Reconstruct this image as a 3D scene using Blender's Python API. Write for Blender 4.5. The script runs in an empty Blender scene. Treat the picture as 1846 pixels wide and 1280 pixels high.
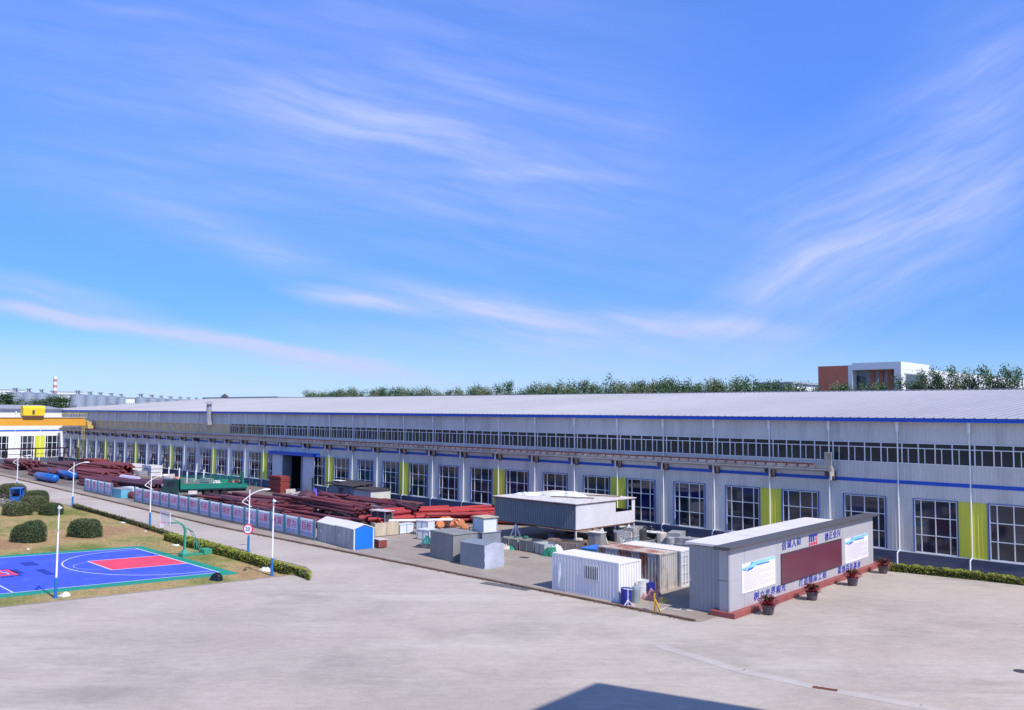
import bpy, bmesh, math, random
from mathutils import Vector, Matrix
random.seed(7)
S = bpy.context.scene
COL = S.collection
R_ = math.radians

# ------------------------------------------------------------------ camera
FPX, PIT, ROL, YAW, CH = 1580.574, R_(3.7498), R_(0.4331), R_(44.0854), 12.637
F = Vector((-math.sin(YAW) * math.cos(PIT), math.cos(YAW) * math.cos(PIT), math.sin(PIT)))
R0 = Vector((math.cos(YAW), math.sin(YAW), 0)); U0 = R0.cross(F)
RV = R0 * math.cos(ROL) + U0 * math.sin(ROL); UV = -R0 * math.sin(ROL) + U0 * math.cos(ROL)
cd = bpy.data.cameras.new('camera'); cam = bpy.data.objects.new('camera', cd); COL.objects.link(cam)
cam.matrix_world = Matrix(((RV.x, UV.x, -F.x, 0), (RV.y, UV.y, -F.y, 0), (RV.z, UV.z, -F.z, CH), (0, 0, 0, 1)))
cd.sensor_width = 36; cd.lens = 36 * FPX / 1846; cd.clip_end = 6000; cd.clip_start = .5
S.camera = cam
CAM = Vector((0, 0, CH))

def ray(x, y): return F * FPX + RV * (x - 923) - UV * (y - 640)
def G(x, y, z=0.):                       # point of the ground seen at a place of the photograph
    d = ray(x, y); return CAM + d * ((z - CH) / d.z)
def PY(x, y, Y): d = ray(x, y); return CAM + d * (Y / d.y)
def PX(x, y, X): d = ray(x, y); return CAM + d * (X / d.x)

# ------------------------------------------------------------------ light
SUN_AZ, SUN_EL = R_(-5.), R_(50)
sd = Vector((math.cos(SUN_AZ) * math.cos(SUN_EL), math.sin(SUN_AZ) * math.cos(SUN_EL), math.sin(SUN_EL)))
sl = bpy.data.lights.new('sun', 'SUN'); sl.energy = 4.3; sl.angle = R_(.53); sl.color = (1, .945, .87)
so = bpy.data.objects.new('sun', sl); COL.objects.link(so)
so.rotation_euler = sd.to_track_quat('Z', 'Y').to_euler()
S.view_settings.view_transform = 'Standard'; S.view_settings.look = 'None'
S.view_settings.exposure = 0.2; S.view_settings.gamma = 1; S.view_settings.use_curve_mapping = False
S.cycles.max_bounces = 6; S.cycles.diffuse_bounces = 3; S.cycles.glossy_bounces = 3

W = bpy.data.worlds.new('World'); S.world = W; W.use_nodes = True
nt = W.node_tree; nt.nodes.clear()
def N(t, **k):
    n = nt.nodes.new(t)
    for a, b in k.items(): setattr(n, a, b)
    return n
def L(a, b): nt.links.new(a, b)
def M(op, a, b=None, clamp=False):
    n = N('ShaderNodeMath', operation=op); n.use_clamp = clamp
    for i, v in enumerate((a, b)):
        if v is None: continue
        if isinstance(v, (int, float)): n.inputs[i].default_value = v
        else: L(v, n.inputs[i])
    return n.outputs[0]
sky = N('ShaderNodeTexSky', sky_type='NISHITA'); sky.sun_disc = False
sky.sun_elevation = SUN_EL; sky.sun_rotation = math.pi / 2 - SUN_AZ
sky.altitude = 0; sky.air_density = 1.0; sky.dust_density = .35; sky.ozone_density = 2.2
tint = N('ShaderNodeMix', data_type='RGBA', blend_type='MULTIPLY'); tint.inputs[0].default_value = 1
L(sky.outputs[0], tint.inputs[6])
tc = N('ShaderNodeTexCoord')
# the photograph's saturated blue: a filter whose strength follows the height above the horizon
sx_ = N('ShaderNodeSeparateXYZ'); L(tc.outputs['Generated'], sx_.inputs[0])
rp_ = N('ShaderNodeValToRGB'); L(sx_.outputs[2], rp_.inputs[0]); e_ = rp_.color_ramp.elements
for i_, (p_, c_) in enumerate(((0., (.70, .95, 1.5)), (.10, (.42, .74, 1.52)), (.2, (.52, .88, 1.78)), (.42, (.88, 1.30, 2.3)), (.75, (.92, 1.22, 1.75)))):
    if i_ > 1: e_.new(p_)
    e_[i_].position = p_; e_[i_].color = (c_[0] / 3, c_[1] / 3, c_[2] / 3, 1)
v3_ = N('ShaderNodeVectorMath', operation='SCALE'); L(rp_.outputs[0], v3_.inputs[0]); v3_.inputs[3].default_value = 3
L(v3_.outputs[0], tint.inputs[7])
Fh = Vector((-math.sin(YAW), math.cos(YAW), 0)); Rh = Vector((math.cos(YAW), math.sin(YAW), 0))
def dot(v):
    n = N('ShaderNodeVectorMath', operation='DOT_PRODUCT'); L(tc.outputs['Generated'], n.inputs[0]); n.inputs[1].default_value = v
    return n.outputs['Value']
fw = dot(Fh); fs = M('MAXIMUM', fw, .05)
cu = M('DIVIDE', dot(Rh), fs); cv = M('DIVIDE', dot((0, 0, 1)), fs)
cmb = N('ShaderNodeCombineXYZ'); L(cu, cmb.inputs[0]); L(cv, cmb.inputs[1])
nz = N('ShaderNodeTexNoise'); L(cmb.outputs[0], nz.inputs['Vector']); nz.inputs['Scale'].default_value = 3.5; nz.inputs['Detail'].default_value = 4
w1 = N('ShaderNodeVectorMath', operation='SUBTRACT'); L(nz.outputs['Color'], w1.inputs[0]); w1.inputs[1].default_value = (.5, .5, .5)
w2 = N('ShaderNodeVectorMath', operation='MULTIPLY'); L(w1.outputs[0], w2.inputs[0]); w2.inputs[1].default_value = (.10, .035, 0)
w3 = N('ShaderNodeVectorMath', operation='ADD'); L(cmb.outputs[0], w3.inputs[0]); L(w2.outputs[0], w3.inputs[1])
def sky_uv(x, y):
    d = ray(x, y); f = d.dot(Fh); return d.dot(Rh) / f, d.z / f
cirrus = [(640, 226, -.17, 230, 34, .34), (930, 316, -.03, 170, 13, .26), (660, 540, -.17, 115, 15, .8), (875, 552, -.2, 190, 26, .75),
 (1240, 582, -.06, 170, 20, .6), (90, 532, -.2, 230, 24, .45), (60, 560, -.2, 170, 11, .6), (270, 597, -.13, 350, 14, .75), (520, 628, -.18, 300, 13, .55),
 (230, 350, -.25, 380, 60, .30), (470, 445, -.33, 220, 34, .26), (1660, 380, .5, 520, 150, .42), (1000, 622, -.04, 480, 60, .6),
 (430, 180, -.28, 620, 150, .32), (820, 110, -.3, 420, 220, .26), (1540, 440, .36, 260, 34, .3), (940, 370, -.1, 520, 120, .22), (1560, 330, .8, 300, 70, .12),
 (270, 24, -.05, 120, 14, .2), (300, 668, -.04, 700, 44, .3), (1500, 540, .2, 240, 60, .2), (1780, 110, .9, 260, 100, .22), (1180, 250, -.3, 300, 90, .12), (560, 660, -.12, 260, 14, .3)]
acc = None
for (x, y, ang, a, b, amp) in cirrus:
    amp *= 1.05 if b < 50 else .72; b *= 1. if b < 50 else 1.1
    u, v = sky_uv(x, y)
    mp = N('ShaderNodeMapping', vector_type='TEXTURE'); L(w3.outputs[0], mp.inputs[0])
    mp.inputs['Location'].default_value = (u, v, 0); mp.inputs['Rotation'].default_value = (0, 0, ang)
    mp.inputs['Scale'].default_value = (a * 1.5 / FPX, b * 1.7 / FPX, 1)
    gr = N('ShaderNodeTexGradient', gradient_type='SPHERICAL'); L(mp.outputs[0], gr.inputs[0])
    s_ = M('MULTIPLY', M('POWER', gr.outputs['Fac'], 1.35), amp * 1.5)
    acc = s_ if acc is None else M('ADD', acc, s_)
# fibrous structure of the cirrus
def fib(rot, sx, sy, lo, hi):
    m0 = N('ShaderNodeMapping'); L(w3.outputs[0], m0.inputs[0]); m0.inputs['Rotation'].default_value = (0, 0, rot)
    mp = N('ShaderNodeMapping'); L(m0.outputs[0], mp.inputs[0]); mp.inputs['Scale'].default_value = (sx, sy, 1)
    n = N('ShaderNodeTexNoise'); L(mp.outputs[0], n.inputs['Vector']); n.inputs['Scale'].default_value = 1; n.inputs['Detail'].default_value = 7; n.inputs['Roughness'].default_value = .62
    r = N('ShaderNodeMapRange'); L(n.outputs['Fac'], r.inputs[0]); r.inputs[1].default_value = .3; r.inputs[2].default_value = .72; r.inputs[3].default_value = lo; r.inputs[4].default_value = hi
    return r.outputs[0]
mf = N('ShaderNodeMix', data_type='FLOAT'); rr_ = N('ShaderNodeMapRange'); L(cu, rr_.inputs[0]); rr_.inputs[1].default_value = sky_uv(1130, 400)[0]; rr_.inputs[2].default_value = sky_uv(1480, 400)[0]
L(rr_.outputs[0], mf.inputs[0]); L(M('MULTIPLY', fib(.2, 4.5, 44, .35, 1.3), fib(.26, 2.2, 13, .5, 1.3)), mf.inputs[2]); L(M('MULTIPLY', fib(-.48, 4.5, 40, .3, 1.35), fib(-.6, 2.2, 10, .45, 1.35)), mf.inputs[3])
cl = M('MULTIPLY', acc, mf.outputs[0])
front = N('ShaderNodeMapRange'); L(fw, front.inputs[0]); front.inputs[1].default_value = .25; front.inputs[2].default_value = .5
# the same thin cirrus elsewhere in the sky
pz = M('MAXIMUM', dot((0, 0, 1)), .06); cm2 = N('ShaderNodeCombineXYZ'); L(M('DIVIDE', dot((1, 0, 0)), pz), cm2.inputs[0]); L(M('DIVIDE', dot((0, 1, 0)), pz), cm2.inputs[1])
mp2 = N('ShaderNodeMapping'); L(cm2.outputs[0], mp2.inputs[0]); mp2.inputs['Scale'].default_value = (.35, 1.3, 1); mp2.inputs['Rotation'].default_value = (0, 0, .5)
n2 = N('ShaderNodeTexNoise'); L(mp2.outputs[0], n2.inputs['Vector']); n2.inputs['Scale'].default_value = 1; n2.inputs['Detail'].default_value = 6
r2 = N('ShaderNodeMapRange'); L(n2.outputs['Fac'], r2.inputs[0]); r2.inputs[1].default_value = .42; r2.inputs[2].default_value = .75; r2.inputs[3].default_value = 0; r2.inputs[4].default_value = .3
mixc = N('ShaderNodeMix', data_type='FLOAT'); L(front.outputs[0], mixc.inputs[0]); L(r2.outputs[0], mixc.inputs[2]); L(cl, mixc.inputs[3])
cf = M('MINIMUM', mixc.outputs[0], .9)
mc = N('ShaderNodeMix', data_type='RGBA'); L(cf, mc.inputs[0]); L(tint.outputs[2], mc.inputs[6]); mc.inputs[7].default_value = (5.1, 5.8, 9.6, 1)
bg = N('ShaderNodeBackground'); L(mc.outputs[2], bg.inputs[0]); bg.inputs[1].default_value = .1
wo = N('ShaderNodeOutputWorld'); L(bg.outputs[0], wo.inputs[0])

# ------------------------------------------------------------------ materials
MATS = {}
def mat(name, col, rough=.65, metal=0., var=.12, scale=.6, stretch=(1, 1, 1), bump=0., bscale=12., rust=None, rlo=.5, rhi=.62, rscale=1.2, spec=.4, fine=.0, rstretch=(1, 1, 1), world=False):
    if name in MATS: return MATS[name]
    m = bpy.data.materials.new(name); m.use_nodes = True; t = m.node_tree; b = t.nodes['Principled BSDF']
    b.inputs['Roughness'].default_value = rough; b.inputs['Metallic'].default_value = metal; b.inputs['Specular IOR Level'].default_value = spec
    g = t.nodes.new('ShaderNodeNewGeometry') if world else t.nodes.new('ShaderNodeTexCoord')
    src = g.outputs['Position'] if world else g.outputs['Object']
    def noise(sc, st, det=4, ro=.6):
        mp = t.nodes.new('ShaderNodeMapping'); mp.inputs['Scale'].default_value = st; t.links.new(src, mp.inputs[0])
        n = t.nodes.new('ShaderNodeTexNoise'); n.inputs['Scale'].default_value = sc; n.inputs['Detail'].default_value = det; n.inputs['Roughness'].default_value = ro
        t.links.new(mp.outputs[0], n.inputs['Vector']); return n.outputs['Fac']
    def rng(f, a, b_, c, d):
        r = t.nodes.new('ShaderNodeMapRange'); t.links.new(f, r.inputs[0])
        for i, v in enumerate((a, b_, c, d)): r.inputs[i + 1].default_value = v
        return r.outputs[0]
    def mixc(f, a, c, bt='MIX'):
        x = t.nodes.new('ShaderNodeMix'); x.data_type = 'RGBA'; x.blend_type = bt
        for i, v in ((0, f), (6, a), (7, c)):
            if isinstance(v, (int, float)): x.inputs[i].default_value = v
            elif isinstance(v, tuple): x.inputs[i].default_value = (*v[:3], 1)
            else: t.links.new(v, x.inputs[i])
        return x.outputs[2]
    f = rng(noise(scale, stretch), .3, .7, 1 - var, 1 + var)
    c = mixc(1., tuple(col), f, 'MULTIPLY')
    if fine: c = mixc(1., c, rng(noise(scale * 14, stretch, 3), .3, .7, 1 - fine, 1 + fine), 'MULTIPLY')
    if rust: c = mixc(rng(noise(rscale, rstretch, 6, .7), rlo, rhi, 0, 1), c, tuple(rust))
    t.links.new(c, b.inputs['Base Color'])
    if bump:
        bp = t.nodes.new('ShaderNodeBump'); bp.inputs['Strength'].default_value = bump; bp.inputs['Distance'].default_value = .05
        t.links.new(noise(bscale, (1, 1, 1), 3), bp.inputs['Height']); t.links.new(bp.outputs[0], b.inputs['Normal'])
    MATS[name] = m; return m

m_wall = mat('cladding_grey', (.635, .63, .59), .5, var=.1, scale=.35, stretch=(1, 1, .15), fine=.05, rust=(.42, .42, .40), rlo=.5, rhi=.8, rscale=.6, rstretch=(1, 1, .1))
m_roof = mat('roof_sheet', (.345, .335, .345), .55, var=.08, scale=.05, stretch=(1, .3, 1), fine=.05)
m_blue = mat('blue_trim', (.012, .09, .52), .45, var=.1)
m_bluef = mat('blue_reveal', (.02, .085, .33), .5)
m_yel = mat('lime_panel', (.66, .68, .07), .5, var=.08, stretch=(1, 1, .2), scale=.8)
m_white = mat('white_paint', (.78, .79, .8), .45, var=.04)
m_frame = mat('window_frame', (.74, .76, .77), .45, var=.04)
m_plinth = mat('plinth_render', (.085, .10, .155), .8, var=.2, scale=.5, stretch=(1, 1, 3), fine=.12)
m_wingw = mat('white_cladding', (.78, .78, .79), .5, var=.05, stretch=(1, 1, .2))
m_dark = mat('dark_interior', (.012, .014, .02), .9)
m_tan = mat('tan_reflection', (.78, .60, .30), .7, var=.3, scale=1.2)  # warm reflection in the far upper windows, painted as a tan colour
m_ochre = mat('ochre_paint', (.55, .40, .14), .6, var=.15)
m_crane = mat('crane_orange', (.72, .34, .035), .5, var=.06, scale=.3)
m_craney = mat('crane_yellow', (.78, .55, .02), .5, var=.06)
m_beam = mat('grimy_concrete', (.42, .385, .35), .8, var=.2, stretch=(1, 1, .3), scale=.6, fine=.15, rust=(.16, .12, .10), rlo=.5, rhi=.75, rscale=.7)
m_rail = mat('rusty_rail', (.17, .065, .06), .8, var=.25)
m_steeld = mat('dark_steel', (.06, .05, .055), .6, var=.3)
m_grey = mat('grey_steel', (.30, .31, .33), .5, var=.15)
m_asph = mat('asphalt', (.05, .05, .055), .9)
m_pole = mat('pole_white', (.82, .82, .83), .35, var=.02)
m_poleb = mat('pole_blue', (.02, .16, .42), .4, var=.05)
m_lens = mat('lamp_lens', (.6, .62, .65), .2, var=.02)
m_green = mat('hoop_green', (.05, .30, .19), .45, var=.08)
m_teal = mat('fence_post', (.10, .22, .30), .5, var=.1)
m_corr = mat('corrugated_pale', (.62, .68, .72), .5, var=.06)
m_plac = mat('placard_print', (.60, .62, .78), .45, var=.07, scale=1.0)
m_placb = mat('placard_violet', (.33, .36, .60), .45, var=.25, scale=3)
m_red = mat('lettering_red', (.62, .03, .12), .5, var=.06)
m_blet = mat('lettering_blue', (.03, .05, .36), .45, var=.05)
m_pipe = [mat('pipe_red_dark', (.15, .035, .045), .6, var=.25, scale=1.5, rust=(.10, .05, .05), rlo=.5, rhi=.7), mat('pipe_maroon', (.095, .04, .055), .65, var=.3, scale=1.5, rust=(.2, .12, .11), rlo=.6, rhi=.75),
          mat('pipe_oxide', (.21, .05, .05), .6, var=.2, scale=1.5)]
m_pipeb = [mat('pipe_bright_red', (.40, .04, .04), .55, var=.15, scale=1.2), mat('pipe_signal_red', (.30, .04, .045), .6, var=.2)]
m_pipew = mat('pipe_pale', (.6, .55, .52), .6, var=.15)
m_wcont = mat('container_white', (.76, .75, .77), .45, var=.05, rust=(.5, .45, .42), rlo=.66, rhi=.8, rscale=2, rstretch=(1, 1, .3))
m_rustc = mat('container_rusty', (.42, .40, .38), .7, var=.2, rust=(.22, .08, .045), rlo=.47, rhi=.60, rscale=.8, rstretch=(1, 1, .35))
m_rustr = mat('container_rust_roof', (.55, .49, .42), .7, var=.2, rust=(.33, .13, .075), rlo=.41, rhi=.55, rscale=.7, rstretch=(.6, 1, 1))
m_cont2 = mat('container_offwhite', (.62, .62, .64), .5, var=.08, rust=(.45, .4, .33), rlo=.6, rhi=.8)
m_stilt = mat('stilt_shaded', (.17, .20, .225), .55, var=.1)  # walls darkened in the colour for the shade under the roof overhang
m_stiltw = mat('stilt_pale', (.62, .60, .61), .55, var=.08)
m_stroof = mat('tarp_roof', (.62, .58, .54), .75, var=.15, scale=1.2, rust=(.3, .24, .2), rlo=.58, rhi=.7, rscale=1)
m_shed = mat('shed_grey', (.24, .24, .23), .7, var=.12, stretch=(1, 1, .4), fine=.1)
m_shed2 = mat('shed_bluegrey', (.22, .25, .29), .6, var=.1, fine=.06)
m_tarp = mat('sheet_plastic', (.42, .45, .53), .35, var=.2, bump=.5, bscale=3)
m_wshed = mat('kiosk_wall', (.40, .39, .38), .7, var=.2, stretch=(1, 1, .3), scale=1.2, rust=(.25, .22, .2), rlo=.62, rhi=.8)
m_wroof = mat('kiosk_roof', (.72, .67, .65), .5, var=.05)
m_bend = mat('kiosk_blue', (.01, .17, .80), .5, var=.04)
m_ply = mat('plywood', (.50, .42, .30), .8, var=.15, scale=1.5, stretch=(1, 1, .3), rust=(.35, .4, .28), rlo=.6, rhi=.8)
m_lwhite = mat('enamel_white', (.66, .7, .74), .4, var=.08)
m_cloth = mat('junk_blue', (.08, .07, .5), .7, var=.3)
m_junk = [mat('junk_brown', (.20, .14, .11), .8, var=.4, scale=3), mat('junk_grey', (.30, .30, .32), .7, var=.4, scale=3), mat('junk_pale', (.55, .5, .46), .7, var=.3, scale=3), mat('junk_dark', (.05, .05, .06), .8, var=.4),
          mat('junk_purple', (.14, .09, .13), .8, var=.3), mat('junk_green', (.03, .25, .15), .6, var=.3), mat('junk_orange', (.6, .22, .12), .7, var=.2), mat('junk_teal', (.06, .3, .3), .6, var=.3)]
m_truck = mat('truck_green', (.01, .20, .14), .5, var=.12)
m_truckd = mat('truck_dark_green', (.008, .04, .04), .5, var=.2)
m_rub = mat('rubber', (.02, .02, .022), .8, var=.1)
m_tank = mat('tank_blue', (.012, .12, .42), .35, var=.08, scale=1)
m_cyl = mat('cylinder_lilac', (.55, .48, .62), .4, var=.15)
m_brick = mat('red_stack', (.24, .045, .04), .8, var=.3, scale=1, stretch=(.5, .5, 4), fine=.2)
m_bwall = mat('board_panel_grey', (.44, .435, .46), .4, var=.04, scale=.8)
m_bcorr = mat('board_side_grey', (.33, .34, .36), .5, var=.06)
m_screen = mat('screen_maroon', (.13, .03, .055), .35, var=.04)
m_corn = mat('cornice_grey', (.10, .095, .10), .5, var=.06)
m_bplinth = mat('plinth_red', (.30, .085, .075), .6, var=.12, scale=1.5, fine=.1)
m_poster = mat('poster_white', (.82, .80, .86), .35, var=.02)
m_postb = mat('poster_blue', (.02, .13, .70), .35, var=.1)
m_postc = mat('poster_cyan', (.25, .62, .88), .35, var=.1)
m_postl = mat('poster_print', (.50, .42, .50), .5, var=.15)
m_logor = mat('logo_red', (.75, .05, .12), .5, var=.03)
m_pot = mat('pot_dark', (.10, .085, .10), .6, var=.2, scale=5, stretch=(1, 1, 6))
m_soil = mat('soil', (.05, .035, .025), .9)
m_leafr = mat('leaf_red', (.26, .015, .035), .55, var=.35, scale=8)
m_leafg = mat('leaf_green', (.04, .085, .025), .55, var=.35, scale=8)
m_hedge = mat('hedge_leaf', (.31, .33, .04), .6, var=.4, scale=1.4, fine=.25)
m_hedged = mat('hedge_dry_leaf', (.17, .155, .055), .6, var=.4, scale=1.4, fine=.25)
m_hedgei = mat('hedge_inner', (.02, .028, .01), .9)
m_bush = mat('bush_leaf', (.075, .11, .04), .6, var=.35, scale=1.4, fine=.25)
m_bush2 = mat('bush_pale_leaf', (.13, .14, .06), .6, var=.35, scale=1.4, fine=.25)
m_tree = mat('poplar_leaf', (.075, .135, .05), .6, var=.45, scale=.35, fine=.2)
m_tree2 = mat('poplar_pale_leaf', (.17, .21, .10), .6, var=.45, scale=.35)
m_bark = mat('bark', (.12, .1, .08), .9, var=.2)
m_chim = mat('chimney_hazed_red', (.55, .25, .2), .8)  # red paled in the colour itself for distance haze
m_silo = mat('silo_steel', (.38, .42, .47), .4, .3, var=.08, stretch=(1, 1, 6), scale=1)
m_terra = mat('terracotta', (.54, .17, .10), .7, var=.05)
m_farw = mat('far_white', (.75, .76, .77), .7, var=.03)
m_farg = mat('far_grey', (.35, .37, .40), .7, var=.04)
m_kerb = mat('kerb_stone', (.17, .10, .085), .85, var=.25, scale=1.5, fine=.2)
m_orange = mat('flange_orange', (.7, .27, .12), .6, var=.15)
m_litter = mat('litter_white', (.75, .76, .76), .6, var=.05)
m_bag = mat('bag_black', (.012, .012, .015), .25, var=.2)
m_gas = mat('gas_bottle', (.25, .30, .34), .4, var=.15)
m_navy = mat('barrel_navy', (.02, .03, .25), .4, var=.1)
m_pink = mat('sack_pink', (.42, .22, .24), .8, var=.25, scale=4)
m_goldm = mat('yellow_steel', (.55, .32, .04), .5, var=.15)
m_office = mat('office_render', (.6, .58, .55), .7, var=.05)

def glassmat(name, col, rough=.06):
    m = mat(name, col, rough, var=.5, scale=.45, spec=.7); return m
m_gl = [glassmat('glass_dark', (.012, .020, .036)), glassmat('glass_navy', (.010, .018, .075)), glassmat('glass_slate', (.04, .048, .065)), glassmat('glass_teal', (.008, .028, .03))]

# ------------------------------------------------------------------ mesh builder
class MB:
    def __init__(s): s.v = []; s.f = []
    def add(s, vs, fs):
        o = len(s.v); s.v += [tuple(p) for p in vs]; s.f += [tuple(i + o for i in f) for f in fs]; return s
    def box(s, x0, y0, z0, x1, y1, z1):
        return s.add([(x0, y0, z0), (x1, y0, z0), (x1, y1, z0), (x0, y1, z0), (x0, y0, z1), (x1, y0, z1), (x1, y1, z1), (x0, y1, z1)],
                     [(3, 2, 1, 0), (4, 5, 6, 7), (0, 1, 5, 4), (1, 2, 6, 5), (2, 3, 7, 6), (3, 0, 4, 7)])
    def bar(s, p, q, w, h=None, up=(0, 0, 1)):
        h = h or w; p = Vector(p); q = Vector(q); d = (q - p).normalized(); u = Vector(up)
        if abs(d.dot(u)) > .95: u = Vector((1, 0, 0))
        a = d.cross(u).normalized(); b = a.cross(d).normalized()
        c = [a * (i * w / 2) + b * (j * h / 2) for i, j in ((-1, -1), (1, -1), (1, 1), (-1, 1))]
        return s.add([p + k for k in c] + [q + k for k in c], [(0, 1, 2, 3), (7, 6, 5, 4), (0, 4, 5, 1), (1, 5, 6, 2), (2, 6, 7, 3), (3, 7, 4, 0)])
    def tube(s, p, q, r, n=10, r2=None, caps=True):
        r2 = r if r2 is None else r2; p = Vector(p); q = Vector(q); d = (q - p).normalized(); u = Vector((0, 0, 1))
        if abs(d.dot(u)) > .95: u = Vector((1, 0, 0))
        a = d.cross(u).normalized(); b = a.cross(d).normalized()
        A = [p + (a * math.cos(t) + b * math.sin(t)) * r for t in [i * 2 * math.pi / n for i in range(n)]]
        B = [q + (a * math.cos(t) + b * math.sin(t)) * r2 for t in [i * 2 * math.pi / n for i in range(n)]]
        fs = [(i, i + n, (i + 1) % n + n, (i + 1) % n) for i in range(n)]
        if caps: fs += [tuple(range(n)), tuple(range(2 * n - 1, n - 1, -1))]
        return s.add(A + B, fs)
    def path(s, pts, r, n=8):
        for a, b in zip(pts, pts[1:]): s.tube(a, b, r, n)
        return s
    def lathe(s, prof, n=16, cx=0, cy=0):
        vs = []; fs = []
        for r, z in prof: vs += [(cx + r * math.cos(i * 2 * math.pi / n), cy + r * math.sin(i * 2 * math.pi / n), z) for i in range(n)]
        for k in range(len(prof) - 1):
            fs += [(k * n + i, k * n + (i + 1) % n, (k + 1) * n + (i + 1) % n, (k + 1) * n + i) for i in range(n)]
        fs += [tuple(range(n - 1, -1, -1)), tuple(range((len(prof) - 1) * n, len(prof) * n))]
        return s.add(vs, fs)
    def prism(s, poly, z0, z1):
        n = len(poly); vs = [(*p[:2], z0) for p in poly] + [(*p[:2], z1) for p in poly]
        a = sum(poly[i][0] * poly[(i + 1) % n][1] - poly[(i + 1) % n][0] * poly[i][1] for i in range(n))
        fs = [tuple(range(n - 1, -1, -1)), tuple(range(n, 2 * n))] + [(i, (i + 1) % n, (i + 1) % n + n, i + n) for i in range(n)]
        if a < 0: fs = [tuple(reversed(f)) for f in fs]
        return s.add(vs, fs)
    def ext(s, poly, axis_fn, a, b):           # extrude a 2D profile: axis_fn(u, v, t) -> point
        n = len(poly); vs = [axis_fn(u, v, a) for u, v in poly] + [axis_fn(u, v, b) for u, v in poly]
        return s.add(vs, [tuple(range(n - 1, -1, -1)), tuple(range(n, 2 * n))] + [(i, (i + 1) % n, (i + 1) % n + n, i + n) for i in range(n)])
    def quad(s, a, b, c, d): return s.add([a, b, c, d], [(0, 1, 2, 3)])
    def corr(s, p, q, z0, z1, nrm, pitch=.3, dep=.04):   # trapezoid-ribbed sheet from p to q
        p = Vector(p); q = Vector(q); ln = (q - p).length; d = (q - p) / ln; nn = Vector(nrm); k = max(1, round(ln / pitch)); st = ln / k; vs = []
        for i in range(k):
            for t, o in ((0, 0), (.55, 0), (.65, 1), (.9, 1)): vs.append((p + d * ((i + t) * st) + nn * (o * dep)))
        vs.append(q.copy()); n = len(vs)
        z0f = z0 if callable(z0) else (lambda t: z0); z1f = z1 if callable(z1) else (lambda t: z1)
        V = [(v.x, v.y, z0f((v - p).dot(d))) for v in vs] + [(v.x, v.y, z1f((v - p).dot(d))) for v in vs]
        return s.add(V, [(i, i + 1, i + 1 + n, i + n) for i in range(n - 1)])
    def leaves(s, pts, size, jit=.4, up=0.):
        for p in pts:
            t = size * random.uniform(.6, 1.3); a = Vector((random.gauss(0, 1), random.gauss(0, 1), random.gauss(0, 1) + up)).normalized()
            b = a.cross(Vector((random.gauss(0, 1), random.gauss(0, 1), random.gauss(0, 1)))).normalized(); c = a.cross(b)
            p = Vector(p); s.add([p - b * t * .5, p + c * t * .35, p + b * t * .6, p - c * t * .35], [(0, 1, 2, 3)])
        return s
    def mesh(s, name):
        me = bpy.data.meshes.new(name); me.from_pydata(s.v, [], s.f); me.update(); return me
    def build(s, name, m, parent=None, smooth=False, loc=None, rz=0):
        me = s.mesh(name); me.materials.append(m)
        if smooth:
            for p in me.polygons: p.use_smooth = len(p.vertices) == 4
        return link(name, me, parent, loc, rz)
def link(name, me, parent=None, loc=None, rz=0):
    o = bpy.data.objects.new(name, me); COL.objects.link(o)
    if parent: o.parent = parent
    if loc is not None: o.location = loc
    if rz: o.rotation_euler = (0, 0, rz)
    return o
def tag(o, label=None, cat=None, group=None, kind=None):
    if label: o['label'] = label
    if cat: o['category'] = cat
    if group: o['group'] = group
    if kind: o['kind'] = kind
    return o
def thing(name, label, cat, loc=(0, 0, 0), rz=0, group=None):
    o = bpy.data.objects.new(name, None); COL.objects.link(o); o.location = loc; o.rotation_euler = (0, 0, rz); o.empty_display_size = .3
    return tag(o, label, cat, group)
def copy_tree(o, parent=None):
    c = o.copy(); COL.objects.link(c)
    if parent: c.parent = parent
    for ch in list(o.children): copy_tree(ch, c)
    return c
def struct(name, mb, m): return tag(mb.build(name, m), kind='structure')
def text(s, size, m, parent, loc, rot, name='lettering', ext=.01, shear=0, sx=1):
    c = bpy.data.curves.new(name, 'FONT'); c.body = s; c.size = size; c.extrude = ext; c.align_x = 'CENTER'; c.align_y = 'CENTER'; c.shear = shear; c.resolution_u = 3
    t = bpy.data.objects.new('tmp', c); COL.objects.link(t); bpy.context.view_layer.update()
    me = bpy.data.meshes.new_from_object(t.evaluated_get(bpy.context.evaluated_depsgraph_get())); bpy.data.objects.remove(t)
    me.materials.clear(); me.materials.append(m)
    if sx != 1: me.transform(Matrix.Diagonal((sx, 1, 1, 1)))
    o = link(name, me, parent); o.location = loc; o.rotation_euler = rot; return o

# ================================================================== SETTING
def poly_sheet(name, pts, z, m, sub=1):
    mb = MB(); mb.add([(p[0], p[1], z) for p in pts], [tuple(range(len(pts)))]); return struct(name, mb, m)
m_soilg = mat('field_ground', (.16, .15, .09), .95, var=.3, scale=.02, world=True)
poly_sheet('ground', [(-3000, -1500), (2500, -1500), (2500, 3500), (-3000, 3500)], -.06, m_soilg)

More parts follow.
